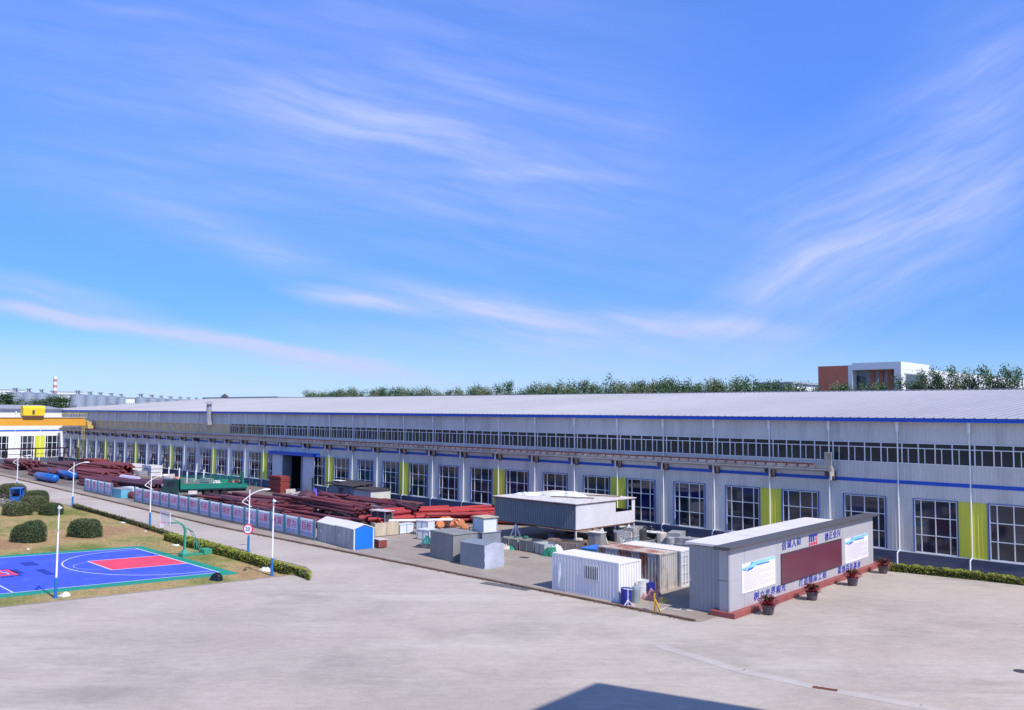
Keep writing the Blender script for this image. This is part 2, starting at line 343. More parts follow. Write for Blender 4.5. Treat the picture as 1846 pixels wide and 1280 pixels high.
def concrete(name, col, dark, light, rot=0., sc=1.):
    m = bpy.data.materials.new(name); m.use_nodes = True; t = m.node_tree; b = t.nodes['Principled BSDF']; b.inputs['Roughness'].default_value = .85; b.inputs['Specular IOR Level'].default_value = .25
    g = t.nodes.new('ShaderNodeNewGeometry')
    def noise(scale, st, det, ro, rz=rot):
        m0 = t.nodes.new('ShaderNodeMapping'); m0.inputs['Rotation'].default_value = (0, 0, rz); t.links.new(g.outputs['Position'], m0.inputs[0])
        mp = t.nodes.new('ShaderNodeMapping'); mp.inputs['Scale'].default_value = st; t.links.new(m0.outputs[0], mp.inputs[0])
        n = t.nodes.new('ShaderNodeTexNoise'); n.inputs['Scale'].default_value = scale * sc; n.inputs['Detail'].default_value = det; n.inputs['Roughness'].default_value = ro
        t.links.new(mp.outputs[0], n.inputs['Vector']); return n.outputs['Fac']
    def rng(f, a, b_, c, d):
        r = t.nodes.new('ShaderNodeMapRange'); t.links.new(f, r.inputs[0])
        for i, v in enumerate((a, b_, c, d)): r.inputs[i + 1].default_value = v
        return r.outputs[0]
    def mx(f, a, c, bt='MIX'):
        x = t.nodes.new('ShaderNodeMix'); x.data_type = 'RGBA'; x.blend_type = bt
        for i, v in ((0, f), (6, a), (7, c)):
            if isinstance(v, (int, float)): x.inputs[i].default_value = v
            elif isinstance(v, tuple): x.inputs[i].default_value = (*v, 1)
            else: t.links.new(v, x.inputs[i])
        return x.outputs[2]
    c = mx(rng(noise(.09, (1, 1, 1), 6, .65), .46, .68, 0, 1), col, dark)
    c = mx(rng(noise(.16, (.35, 1.6, 1), 6, .6), .50, .72, 0, .8), c, light)
    c = mx(rng(noise(.5, (.22, 1.5, 1), 5, .62), .54, .75, 0, .55), c, dark)
    c = mx(rng(noise(.12, (1, 1, 1), 2, .5, 1.1), .35, .65, 0, .5), c, (col[0] * 1.03, col[1] * .97, col[2] * .98))
    c = mx(rng(noise(.045, (1, 1, 1), 5, .6, .4), .5, .7, 0, .6), c, dark)
    c = mx(1., c, rng(noise(2.2, (.5, 1, 1), 6, .75), .3, .7, .88, 1.1), 'MULTIPLY')
    c = mx(1., c, rng(noise(9., (1, 1, 1), 4, .75), .3, .7, .9, 1.08), 'MULTIPLY')
    t.links.new(c, b.inputs['Base Color'])
    bp = t.nodes.new('ShaderNodeBump'); bp.inputs['Strength'].default_value = .25; bp.inputs['Distance'].default_value = .02
    t.links.new(noise(14., (1, 1, 1), 4, .7), bp.inputs['Height']); t.links.new(bp.outputs[0], b.inputs['Normal'])
    return m
m_conc = concrete('plaza_concrete', (.465, .405, .345), (.315, .275, .235), (.56, .505, .44), rot=-.78)
m_yard = concrete('yard_concrete', (.335, .285, .235), (.24, .20, .16), (.42, .37, .32), rot=.1, sc=2.)
m_yardd = concrete('yard_dirt', (.20, .165, .145), (.12, .10, .09), (.29, .25, .22), rot=.1, sc=3.)
m_joint = mat('joint', (.22, .2, .19), .95, world=True)
YK = 46.9
poly_sheet('road', [(-420, -60), (90, -60), (90, 120), (-420, 120)], -.02, m_conc)
# yard on the far side of the kerb
def kline(x):                         # Y of the kerb
    return YK if x > -90 else YK + (-90 - x) * .062
yard_pts = [(-29.5, YK + .1), (-90, YK + .1), (-230, kline(-230) + .1), (-230, 78), (-29.5, 78)]
poly_sheet('yard', yard_pts, -.008, m_yard)
poly_sheet('dirt_ground', [(-86, 56), (-112, 51), (-229, 57), (-229, 77.2), (-70, 77.2), (-74, 62)], .0, m_yardd)
kb = MB()
xs = [-29.8 - i * 2.0 for i in range(100)]
for a in xs:
    b = a - 1.97; ya, yb = kline(a), kline(b); h = .10 + random.uniform(-.012, .012)
    kb.add([(a, ya, -.03), (b, yb, -.03), (b, yb + .24, -.03), (a, ya + .24, -.03), (a, ya, h), (b, yb, h), (b, yb + .24, h), (a, ya + .24, h)], [(0, 1, 2, 3), (7, 6, 5, 4), (1, 0, 4, 5), (2, 1, 5, 6), (3, 2, 6, 7), (0, 3, 7, 4)])
struct('kerb', kb, m_kerb)
gt = MB()                              # rough joint and weeds line in front of the kerb
for i in range(420):
    x = -30 - (i * .37) % 150 + random.uniform(-.3, .3); y = kline(x) - random.uniform(.02, .22)
    gt.leaves([(x + random.gauss(0, .08), y + random.gauss(0, .05), random.uniform(0, .06)) for _ in range(5)], .10)
tag(gt.build('weeds', m_hedged), 'sparse dry weeds sprouting along the foot of the dark kerb', 'weeds', kind='stuff')
# pale drain strip and its joints across the plaza
ds = [G(1187, 1163), G(1336, 1209), G(1479, 1240), G(1659, 1273), G(1900, 1310)]
mbs = MB()
for a, b in zip(ds, ds[1:]):
    n = (b - a).to_2d().normalized(); n = Vector((-n.y, n.x, 0)) * .36
    mbs.add([a - n, b - n, b + n, a + n], [(0, 1, 2, 3)])
for i, v in enumerate(mbs.v): mbs.v[i] = (v[0], v[1], -.012)
struct('drain_strip', mbs, concrete('strip_concrete', (.49, .44, .395), (.42, .375, .335), (.54, .49, .445), rot=-.78))

# lawn ------------------------------------------------------------
def lawnmat():
    m = bpy.data.materials.new('dry_lawn'); m.use_nodes = True; t = m.node_tree; b = t.nodes['Principled BSDF']; b.inputs['Roughness'].default_value = .95; b.inputs['Specular IOR Level'].default_value = .1
    g = t.nodes.new('ShaderNodeNewGeometry')
    def noise(scale, det, ro, st=(1, 1, 1)):
        mp = t.nodes.new('ShaderNodeMapping'); mp.inputs['Scale'].default_value = st; t.links.new(g.outputs['Position'], mp.inputs[0])
        n = t.nodes.new('ShaderNodeTexNoise'); n.inputs['Scale'].default_value = scale; n.inputs['Detail'].default_value = det; n.inputs['Roughness'].default_value = ro
        t.links.new(mp.outputs[0], n.inputs['Vector']); return n.outputs['Fac']
    def ramp(f, st):
        r = t.nodes.new('ShaderNodeValToRGB'); t.links.new(f, r.inputs[0]); e = r.color_ramp.elements
        while len(e) < len(st): e.new(.5)
        for i, (p, c) in enumerate(st): e[i].position = p; e[i].color = (*c, 1)
        return r.outputs[0]
    c1 = ramp(noise(.13, 6, .6, (.7, 1.3, 1)), [(.36, (.17, .19, .05)), (.45, (.28, .25, .09)), (.53, (.42, .30, .14)), (.66, (.36, .21, .12))])
    x = t.nodes.new('ShaderNodeMix'); x.data_type = 'RGBA'; x.blend_type = 'MULTIPLY'; x.inputs[0].default_value = 1; t.links.new(c1, x.inputs[6])
    r = t.nodes.new('ShaderNodeMapRange'); t.links.new(noise(2.5, 8, .8), r.inputs[0]); r.inputs[1].default_value = .3; r.inputs[2].default_value = .7; r.inputs[3].default_value = .6; r.inputs[4].default_value = 1.35
    t.links.new(r.outputs[0], x.inputs[7]); t.links.new(x.outputs[2], b.inputs['Base Color'])
    bp = t.nodes.new('ShaderNodeBump'); bp.inputs['Strength'].default_value = .8; bp.inputs['Distance'].default_value = .08; t.links.new(noise(6, 6, .8), bp.inputs['Height']); t.links.new(bp.outputs[0], b.inputs['Normal'])
    return m
m_lawn = lawnmat()
lawn_pts = [G(-120, 1107), G(0, 1095), G(250, 1068), G(497, 1040), G(556, 1034), Vector((-60.2, 39.5, 0)), Vector((-62, 40.2, 0)), Vector((-80, 40.6, 0)), Vector((-97, 42.0, 0)), Vector((-118, 42.9, 0)), Vector((-135, 43.4, 0)), Vector((-150, 42, 0)), Vector((-150, -20, 0)), Vector((-66, -20, 0))]
poly_sheet('lawn', lawn_pts, .012, m_lawn)
lk = MB()
lp = lawn_pts[:11]
for a, b in zip(lp, lp[1:]):
    if (b - a).length > .2: lk.bar((a.x, a.y, .0), (b.x, b.y, .0), .12, .06)
struct('lawn_edging', lk, mat('edging_stone', (.25, .23, .22), .9, var=.2))
def inpoly(x, y, P):
    c = False; n = len(P)
    for i in range(n):
        a, b = P[i], P[(i + 1) % n]
        if (a[1] > y) != (b[1] > y) and x < (b[0] - a[0]) * (y - a[1]) / (b[1] - a[1]) + a[0]: c = not c
    return c
gr = [MB(), MB()]
k = 0
court_quad = [(-82.0, 35.4), (-62.9, 35.0), (-69.6, 0), (-89.2, 0)]
while k < 5200:
    x = random.uniform(-125, -60); y = random.uniform(14, 43)
    if x > -95 and random.random() < .35: pass
    if not inpoly(x, y, lawn_pts) or inpoly(x, y, court_quad): continue
    k += 1; q = gr[random.random() < .45]
    for _ in range(4):
        a = random.uniform(0, 6.28); h = random.uniform(.05, .14); px, py = x + random.gauss(0, .12), y + random.gauss(0, .12)
        q.add([(px, py, .01), (px + math.cos(a) * .035, py + math.sin(a) * .035, .01), (px + random.gauss(0, .03), py + random.gauss(0, .03), h)], [(0, 1, 2)])
tag(gr[0].build('dry_grass', mat('grass_straw', (.42, .32, .14), .9, var=.3, scale=1)), 'straw coloured dry grass covering the lawn round the court', 'grass', kind='stuff')
tag(gr[1].build('green_grass', mat('grass_green', (.15, .18, .05), .9, var=.3, scale=1)), 'greener grass tufts mixed into the dry lawn', 'grass', kind='stuff')

# sports court ------------------------------------------------------
C1 = Vector((-82.0, 35.3)); C2 = Vector((-63.0, 34.9)); dF = Vector((-.2302, -.9731)); dN = Vector((-.176, -.984))
def ct(u, v):                         # u metres from the far side line (0..17.4), v metres from the end line
    s = u / 17.4; a = C1 + dF * v; b = C2 + dN * v; return a.lerp(b, s)
def cpoly(us, z, name, m):
    mb = MB(); mb.add([(*ct(u, v), z) for u, v in us], [tuple(range(len(us)))]); return mb
court = thing('basketball_court', 'blue basketball court with red key and green border on the dry lawn', 'sports court', (*ct(8.7, 16), 0))
o0 = Vector((*ct(8.7, 16), 0))
def cadd(name, mb, m):
    mb.v = [(v[0] - o0.x, v[1] - o0.y, v[2]) for v in mb.v]; return mb.build(name, m, court)
c_blue = mat('court_blue', (.055, .095, .70), .6, var=.08, scale=.4, fine=.05, rust=(.11, .15, .62), rlo=.5, rhi=.8, rscale=.5); c_red = mat('court_red', (.76, .06, .11), .6, var=.08, scale=.5, fine=.04); c_gr = mat('court_green', (.012, .27, .16), .5, var=.06, scale=.5)
c_line = mat('court_line', (.7, .74, .82), .6, var=.1); c_navy = mat('court_navy', (.02, .03, .30), .5)
E_ = 32.
cadd('border', MB().prism([ct(0, 0), ct(17.4, 0), ct(17.4, E_), ct(0, E_)], .0, .03), c_gr)
cadd('playing_surface', cpoly([(1.2, .95), (16.2, .95), (16.2, E_ - 1), (1.2, E_ - 1)], .034, '', c_blue), c_blue)
cadd('key', cpoly([(6.25, .95), (11.15, .95), (11.15, 6.75), (6.25, 6.75)], .038, '', c_red), c_red)
ln = MB()
def cl_(pts, w=.055, z=.042):
    for (a, b) in zip(pts, pts[1:]):
        p = Vector((*ct(*a), z)); q = Vector((*ct(*b), z)); d = (q - p).normalized(); n = Vector((-d.y, d.x, 0)) * w
        ln.add([p - n, q - n, q + n, p + n], [(0, 1, 2, 3)])
cl_([(1.2, .95), (16.2, .95), (16.2, E_ - 1), (1.2, E_ - 1), (1.2, .95)]); cl_([(6.25, .95), (6.25, 6.75), (11.15, 6.75), (11.15, .95)])
cl_([(2.1, .95), (2.1, 2.5)] + [(8.7 - 6.6 * math.cos(t), 2.5 + 6.6 * math.sin(t)) for t in [i * math.pi / 24 for i in range(25)]] + [(15.3, .95)], .05)
cl_([(8.7 - 1.8 * math.cos(t), 6.75 + 1.8 * math.sin(t)) for t in [i * math.pi / 12 for i in range(13)]], .018)
cl_([(1.2, 15.), (16.2, 15.)], .05)
cl_([(8.7 + 1.8 * math.cos(t), 15. + 1.8 * math.sin(t)) for t in [i * math.pi / 12 for i in range(25)]], .05)
cadd('line_marking', ln, c_line)
lg = MB()
for (u, v, a, b) in ((6.6, 12.6, 3.6, .5), (7.4, 12.2, 1.9, .5), (6.4, 13.4, 1.0, .9), (9.5, 13.2, .9, .9), (7.6, 13.7, 1.2, .5), (3.2, 14.0, 1.6, .7), (5.0, 16.3, 4.2, .6), (4.5, 10.2, 1.6, 1.0), (8.2, 10.6, 2.6, .6), (4.2, 15.2, .9, .9)):
    lg.add([(*ct(*q), .046) for q in ((u, v), (u + a, v), (u + a, v + b), (u, v + b))], [(0, 1, 2, 3)])
cadd('logo_navy_mark', lg, c_navy)  # navy blocks of the logo printed on the court
lr = MB()
for (u, v, a, b) in ((7.1, 12.75, 2.7, .35), (7.1, 13.2, .55, 1.0), (9.2, 13.2, .6, .9), (8.0, 13.4, .9, .5), (6.2, 14.6, 1.9, .4), (8.8, 14.7, 1.2, .4)):
    lr.add([(*ct(*q), .05) for q in ((u, v), (u + a, v), (u + a, v + b), (u, v + b))], [(0, 1, 2, 3)])
cadd('logo_mark', lr, c_red)

# ================================================================== FACTORY HALL
HY = 77.23
DS = [-11., -17., -22.98, -28.69, -34.75, -40.58, -46.57, -52.59, -58.57, -64.67, -70.78, -76.88, -83.18, -89.25, -95.42, -101.33, -107.29, -113.27, -119.25, -125.99, -132.37, -138.41, -144.08, -149.83, -156.01, -161.2, -166.98, -172.19, -177.7, -183.19, -188.63, -193.94, -198.98, -204.3, -209.73, -214.9, -219.8, -224.9]
ZP, ZW0, ZW1, ZU0, ZU1, ZE = 1.18, 1.22, 5.62, 8.55, 10.32, 12.12
hall = thing('factory_hall', 'very long grey corrugated factory hall with blue eave line and tall windows', 'factory building', (-110, HY, 0))
def H(mb, name, m, parent=None, **k):
    mb.v = [(v[0] + 110, v[1] - HY, v[2]) for v in mb.v]; return mb.build(name, m, parent or hall, **k)
X0, X1 = -225., -8.
wl = MB(); F_ = (0, -1, 0); _c = MB.corr
MB.corr = lambda s, p, q, a, b, n, pitch=.32, dep=.032: _c(s, p, q, a, b, n, pitch, dep)
DO0, DO1 = -125.3, -120.0
wl.corr((X0, HY, 0), (X1, HY, 0), ZU1, ZE + .3, F_)
wl.corr((X0, HY, 0), (X1, HY, 0), ZW1, ZU0, F_)
wins = []
for i in range(len(DS) - 1):
    a, b = DS[i], DS[i + 1]; w = (a - b) * .592; c = (a + b) / 2 + .07
    if i == 17: wins.append((i, c - .2, w))
    else: wins.append((i, c, w))
edges = []
for i, c, w in wins:
    if c - w / 2 < DO1 + .3 and c + w / 2 > DO0 - .3: continue
    edges.append((c + w / 2, c - w / 2))
x = X1
for a, b in edges + [(X0, X0)]:
    if x - a > .1:
        if a < DO0 and x > DO1:
            wl.corr((DO1, HY, 0), (x, HY, 0), ZP, ZW1, F_); wl.corr((a, HY, 0), (DO0, HY, 0), ZP, ZW1, F_)
        else: wl.corr((a, HY, 0), (x, HY, 0), ZP, ZW1, F_)
    x = b
H(wl, 'wall', m_wall)
# body behind the cladding: dark interior backing, floor to eave
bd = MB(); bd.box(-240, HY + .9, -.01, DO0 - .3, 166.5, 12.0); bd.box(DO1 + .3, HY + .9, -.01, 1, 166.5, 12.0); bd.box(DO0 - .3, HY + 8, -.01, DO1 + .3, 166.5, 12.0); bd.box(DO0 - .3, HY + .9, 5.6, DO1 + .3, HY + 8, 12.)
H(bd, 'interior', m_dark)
ed = MB(); ed.box(X1, HY, 0, X1 + .1, HY + .95, ZE); H(ed, 'end_wall', m_wall)
pl = MB(); pl.box(X0, HY - .09, -.02, DO0 - .1, HY + .3, ZP - .05); pl.box(DO1 + .1, HY - .09, -.02, X1, HY + .3, ZP - .05); H(pl, 'plinth', m_plinth)
fl = MB(); fl.box(X0, HY - .13, ZP - .05, DO0 - .1, HY + .3, ZP + .03); fl.box(DO1 + .1, HY - .13, ZP - .05, X1, HY + .3, ZP + .03); H(fl, 'flashing', m_frame)
sb = MB(); sb.box(X0, HY - .045, 6.82, X1, HY - .0, 7.12); H(sb, 'blue_band', m_blue)
# roof
rf = MB(); k = 310; st = (1 + 240) / k; prof = []
for i in range(k):
    a = -240 + i * st; prof += [(a, 0), (a + st * .78, 0), (a + st * .84, .05), (a + st * .94, .05)]
prof.append((1., 0)); n = len(prof)
V = [(x, HY - .62, 12.42 + h) for x, h in prof] + [(x, 122, 15.95 + h) for x, h in prof] + [(x, 167, 12.42 + h) for x, h in prof]
rf.add(V, [(i, i + 1, i + 1 + n, i + n) for i in range(n - 1)] + [(i + n, i + 1 + n, i + 1 + 2 * n, i + 2 * n) for i in range(n - 1)])
H(MB().box(-240, 121.8, 16.01, 1, 122.2, 16.1), 'ridge_cap', m_roof)
for xx in (-240, 1): H(MB().add([(xx, HY - .5, 11.9), (xx, 122, 15.9), (xx, 167, 11.9)], [(0, 1, 2)]), 'gable', m_wall)
H(rf, 'roof', m_roof)
fa = MB(); fa.box(-240, HY - .60, 12.08, 1, HY - .50, 12.40); H(fa, 'fascia', m_blue)
sf = MB(); sf.box(-240, HY - .5, 12.3, 1, HY + .9, 12.36); H(sf, 'soffit', m_wall)

FW = 3.55; RH = (ZW1 - ZW0)
def low_frame():
    f = MB(); w = FW / 2
    for x in (-w + .04, -w + FW * .165, 0, w - FW * .165, w - .04): f.box(x - .04, -.05, ZW0, x + .04, .03, ZW1)
    for j in range(4):
        z = ZW0 + RH * j / 3; z = min(max(z, ZW0 + .035), ZW1 - .035); f.box(-w, -.045, z - .035, w, .025, z + .035)
    return f.mesh('window_frame')
lf = low_frame(); lf.materials.append(m_frame)
def reveal():
    f = MB(); w = FW / 2
    f.box(-w - .09, -.10, ZW0 - .02, -w, .12, ZW1 + .04); f.box(w, -.10, ZW0 - .02, w + .07, .12, ZW1 + .04); f.box(-w - .09, -.08, ZW1, w + .07, .12, ZW1 + .05)
    return f.mesh('reveal')
rvm = reveal(); rvm.materials.append(m_bluef)
pane_me = {}
def pane_mesh(w, h, gi, key):
    k = (round(w, 2), round(h, 2), gi)
    if k not in pane_me:
        me = MB().box(-w / 2, 0, -h / 2, w / 2, .012, h / 2).mesh('pane'); me.materials.append(m_gl[gi]); pane_me[k] = me
    return pane_me[k]
rowh = RH / 3
cols = [(-FW / 2 + .04, -FW / 2 + FW * .165), (-FW / 2 + FW * .165, 0), (0, FW / 2 - FW * .165), (FW / 2 - FW * .165, FW / 2 - .04)]
big = {}
for gi in range(4):
    me = MB().box(-FW / 2, .0, ZW0, FW / 2, .012, ZW1).mesh('glazing'); me.materials.append(m_gl[gi]); big[gi] = me
for i, c, w in wins:
    if i == 18: continue
    fr = link('window', lf, hall, (c + 110, 0, 0)); fr.scale.x = w / FW
    r = link('reveal', rvm, fr)
    if 1 <= i <= 12:
        for cc, (a, b) in enumerate(cols):
            for rr in range(3):
                z = ZW0 + rowh * (rr + .5); gi = 0 if rr == 2 and i % 3 else (1 if (i * 5 + cc) % 7 == 2 or (i in (6, 7) and rr == 2) else (2 if (i * 3 + rr + cc) % 5 == 1 else 0))
                p = link('pane', pane_mesh(b - a, rowh - .06, gi, 0), fr, ((a + b) / 2, .0, z))
    else: link('glazing', big[(i * 7) % 4], fr, (0, 0, 0))
# upper window band
def up_frame(nm):
    f = MB(); wmod = 1.41
    for j in range(5): f.box(j * wmod - .045, -.06, ZU0, j * wmod + .045, .03, ZU1)
    f.box(-.3, -.055, ZU0, 4 * wmod + .1, .025, ZU0 + .07); f.box(-.3, -.055, ZU1 - .06, 4 * wmod + .1, .025, ZU1); f.box(-.3, -.05, 9.84, 4 * wmod + .1, .02, 9.91)
    for j in range(4): f.box(j * wmod + .5, -.03, ZU0, j * wmod + .57, .02, 9.85)
    me = f.mesh(nm); me.materials.append(m_frame); return me
ufm = up_frame('window_band')
tanm = MB().box(-.3, .0, ZU0, 5.74, .012, ZU1).mesh('sheeting'); tanm.materials.append(m_tan)  # window panes with the amber reflection painted on
ugl = []
for gi in range(4):
    me = MB().box(-.3, .0, ZU0, 5.74, .012, ZU1).mesh('glazing'); me.materials.append(m_gl[gi]); ugl.append(me)
for i in range(len(DS) - 1):
    a, b = DS[i], DS[i + 1]; sc = (a - b) / 6.0
    fr = link('window_band', ufm, hall, (b + .35 * sc + 110, 0, 0)); fr.scale.x = sc
    if 1 <= i <= 11:
        for j in range(4):
            x0 = j * 1.41
            link('pane', pane_mesh(1.31, .40, (0, 0, 3, 0)[(i + j) % 4], 0), fr, (x0 + .705, 0, 10.09))
            link('pane', pane_mesh(.44, 1.2, (0, 3)[(i + j) % 2], 0), fr, (x0 + .275, 0, 9.23)); link('pane', pane_mesh(.78, 1.2, 0, 0), fr, (x0 + .97, .0, 9.23))
        link('pane', pane_mesh(.26, 1.7, 3, 0), fr, (-.17, 0, 9.42))
    elif i >= 22: link('sheeting', tanm, fr, (0, 0, 0))  # far bays: reflection put into the pane colour
    else: link('glazing', ugl[(0, 3, 0)[i % 3]], fr, (0, 0, 0))
rl = MB(); rl.box(-214, HY - .25, 9.95, -132, HY - .2, 10.02); rl.box(-214, HY - .25, 8.6, -132, HY - .2, 8.66)
for i in range(164): rl.box(-214 + i * .5, HY - .235, 8.6, -213.95 + i * .5, HY - .215, 9.98)
H(rl, 'railing', m_ochre)
# lime panels on every third pier
for i in range(2, len(DS), 3):
    c = DS[i]; sc = 1.05
    p = MB(); p.corr((c - 1.02, HY - .035, 0), (c + 1.12, HY - .035, 0), ZP + .03, ZW1, F_, .3); p.box(c - 1.03, HY - .04, ZW1, c + 1.13, HY - .02, ZW1 + .03)
    H(p, 'lime_panel', m_yel)
# downspouts
def downspout(far):
    d = MB(); z0 = .12
    d.tube((0, -.13, .95), (0, -.13, 11.3), .055, 8); d.lathe([(.075, 11.15), (.10, 11.35), (.09, 11.5)], 8, 0, -.13) if 0 else None
    d.box(-.09, -.24, 11.25, .09, -.03, 12.05); d.box(-.13, -.27, 11.95, .13, -.02, 12.12)
    d.path([(0, -.13, 1.35), (-.12, -.34, .95)], .055, 8); d.tube((-.12, -.34, .98), (-.12, -.34, z0), .06, 8)
    me = d.mesh('downspout'); me.materials.append(m_white); return me
def downspout2():
    d = MB(); d.tube((0, -.13, 1.25), (0, -.13, 11.3), .055, 8); d.box(-.09, -.24, 11.25, .09, -.03, 12.05); d.box(-.13, -.27, 11.95, .13, -.02, 12.12)
    d.path([(0, -.13, 1.27), (-.12, -.34, 1.0)], .055, 8); d.tube((-.12, -.34, 1.02), (-.12, -.34, .08), .06, 8)
    me = d.mesh('downspout'); me.materials.append(m_white); return me
m_white = mat('downspout_white', (.88, .89, .89), .4, var=.03)
dm = downspout2()
for c in DS[:-1]:
    link('downspout', dm, hall, (c + 110, 0, 0))
# big doorway with canopy and slid-open leaves
jb = MB(); jb.box(DO0 - .15, HY - .75, 0, DO0, HY + .9, 5.55); jb.box(DO1, HY - .75, 0, DO1 + .15, HY + .9, 5.55); H(jb, 'door_jamb', m_shed2)
lv = MB(); lv.corr((DO0 - 3.5, HY - .55, 0), (DO0 - .15, HY - .55, 0), .05, 5.5, F_, .4, .03); lv.box(DO0 - 3.5, HY - .545, .05, DO0 - .15, HY - .47, 5.5); H(lv, 'sliding_door', m_cont2)
lv = MB(); lv.corr((DO1 + .15, HY - .55, 0), (DO1 + 3.4, HY - .55, 0), .05, 5.5, F_, .4, .03); lv.box(DO1 + .15, HY - .545, .05, DO1 + 3.4, HY - .47, 5.5); H(lv, 'sliding_door', m_cont2)
cn = MB(); cn.box(-129.2, HY - 1.1, 5.58, -116.0, HY - .1, 6.0); cn.box(-129.3, HY - 1.2, 6.0, -115.9, HY - .1, 6.08); H(cn, 'door_canopy', m_blue)
# roof vents
for (px, py, Y, r, h, nm) in ((376, 757, 78.6, .75, 5.6, 0),):
    p = PY(px, 757, Y); v = MB(); v.box(p.x - 1.0, Y - .5, 9.6, p.x + 1.0, Y + .5, 12.9); v.tube((p.x, Y, 12.6), (p.x, Y, 14.2), .8, 12); v.tube((p.x, Y, 14.15), (p.x, Y, 14.5), .95, 12, .5)
vt = MB(); vx = PY(377, 750, HY - .8).x
vt.tube((vx, HY - .85, 10.4), (vx, HY - .85, 13.7), .45, 12); vt.tube((vx, HY - .85, 13.9), (vx, HY - .85, 14.35), .95, 12, .15); vt.box(vx - .5, HY - 1.3, 10.0, vx + .5, HY - .45, 10.6)
for a in range(4): vt.bar((vx + .4 * math.cos(a * 1.57), HY - .85 + .4 * math.sin(a * 1.57), 13.6), (vx + .4 * math.cos(a * 1.57), HY - .85 + .4 * math.sin(a * 1.57), 14.), .06)
H(vt, 'exhaust_stack', m_grey)

# ------------------------------------------------------------------ crane runway along the hall
run = thing('crane_runway', 'grimy concrete crane runway beam bracketed along the hall wall under the upper windows', 'crane runway', (-110, HY, 0))
def RN(mb, nm, m): mb.v = [(v[0] + 110, v[1] - HY, v[2]) for v in mb.v]; return mb.build(nm, m, run)
XR = -34.1
b = MB(); b.box(-224, HY - 1.35, 7.62, XR, HY - .85, 7.86); b.box(-224, HY - 1.2, 7.54, XR, HY - 1.0, 7.64); b.box(-224, HY - 1.42, 7.86, XR, HY - .8, 8.12); RN(b, 'beam', m_beam)
b = MB(); b.box(-224, HY - 1.2, 8.12, XR - 1.6, HY - 1.0, 8.28)
for i in range(180):
    xx = -222 + i * 1.05
    if xx < XR - 1: b.box(xx, HY - 1.46, 7.98, xx + .16, HY - 1.36, 8.18)
RN(b, 'rail', m_rail)
b = MB(); b.box(-224, HY - 1.46, 7.72, XR, HY - 1.425, 7.78); RN(b, 'conduit', m_pipew)
b = MB(); b.box(XR - .02, HY - 1.3, 6.9, XR + .08, HY - 1.2, 9.3); b.box(XR - .55, HY - 1.3, 8.2, XR - .04, HY - .9, 9.3); b.box(XR - .05, HY - 1.3, 7.2, XR + .06, HY - .7, 7.9); RN(b, 'end_stop', m_beam)
bk = MB(); bk.add([(-.22, .0, 7.6), (-.22, -1.35, 7.6), (-.22, -1.35, 7.3), (-.22, 0, 6.75), (.22, 0, 7.6), (.22, -1.35, 7.6), (.22, -1.35, 7.3), (.22, 0, 6.75)], [(0, 1, 2, 3), (7, 6, 5, 4), (1, 5, 6, 2), (2, 6, 7, 3)])
bkm = bk.mesh('bracket'); bkm.materials.append(m_steeld)
bw = MB().box(.24, -1.4, 6.85, .36, -1.25, 7.62).mesh('bracket_plate'); bw.materials.append(m_pipew)
for c in DS[4:-1]:
    o = link('bracket', bkm, run, (c + 110 + .35, -.02, 0)); link('bracket_plate', bw, o)

# ------------------------------------------------------------------ white wing at the far end
WX = -225.
wing = thing('white_wing', 'sunlit white wing of the factory with tall windows at the far left', 'factory building', (WX, 60, 0))
def WG(mb, nm, m): mb.v = [(v[0] - WX, v[1] - 60, v[2]) for v in mb.v]; return mb.build(nm, m, wing)
w = MB(); nX = (1, 0, 0); YW0, YW1 = 38, HY
wy = [(73.2, 76.3), (67.8, 70.8), (62.4, 65.4), (57.0, 60.0), (51.6, 54.6), (46.2, 49.2)]
w.corr((WX, YW0, 0), (WX, YW1, 0), 6.35, 9.0, nX); w.corr((WX, YW0, 0), (WX, YW1, 0), 9.0, 12.3, nX)
x = YW1
for a, b2 in wy:
    w.corr((WX, b2, 0), (WX, x, 0), 1.2, 6.35, nX); x = a
w.corr((WX, YW0, 0), (WX, x, 0), 1.2, 6.35, nX)
w.box(WX - 30, YW0, 0, WX - 1.0, YW1 + .8, 12.2); w.box(WX - 1, YW0, 0, WX, YW0 + .1, 12.2)
WG(w, 'wall', m_wingw)
w = MB(); w.box(WX - .2, YW0, 0, WX + .08, YW1, 1.2); WG(w, 'plinth', m_plinth)
w = MB(); w.box(WX - .01, YW0, 7.45, WX + .09, YW1, 7.72); WG(w, 'blue_band', m_blue)
w = MB(); w.box(WX - .02, YW0, 12.3, WX + .5, YW1 - .5, 12.62); WG(w, 'fascia', m_shed2)
w = MB(); w.add([(WX + .6, YW0, 12.62), (WX + .6, YW1 - .4, 12.62), (WX - 15, YW1 - .4, 13.6), (WX - 15, YW0, 13.6), (WX - 30.6, YW1 - .4, 12.62), (WX - 30.6, YW0, 12.62)], [(0, 1, 2, 3), (3, 2, 4, 5)]); WG(w, 'roof', m_roof)
for k, (a, b2) in enumerate(wy):
    m = (a + b2) / 2; g = MB(); hw = (b2 - a) / 2
    for y in (a + .05, a + (b2 - a) * .165, m, b2 - (b2 - a) * .165, b2 - .05): g.box(WX - .03, y - .05, 1.2, WX + .05, y + .05, 6.35)
    for j in range(4): g.box(WX - .025, a, 1.2 + 5.1 * j / 3, WX + .045, b2, 1.28 + 5.1 * j / 3)
    fr = WG(g, 'window', m_white); g = MB().box(WX - .03, a, 1.2, WX - .02, b2, 6.35); g.v = [(v[0] - WX, v[1] - 60, v[2]) for v in g.v]; g.build('glazing', m_gl[(0, 2, 0)[k % 3]], fr)
g = MB(); g.corr((WX + .06, 70.95, 0), (WX + .06, 73.05, 0), 1.3, 6.35, nX); WG(g, 'lime_panel', m_yel)
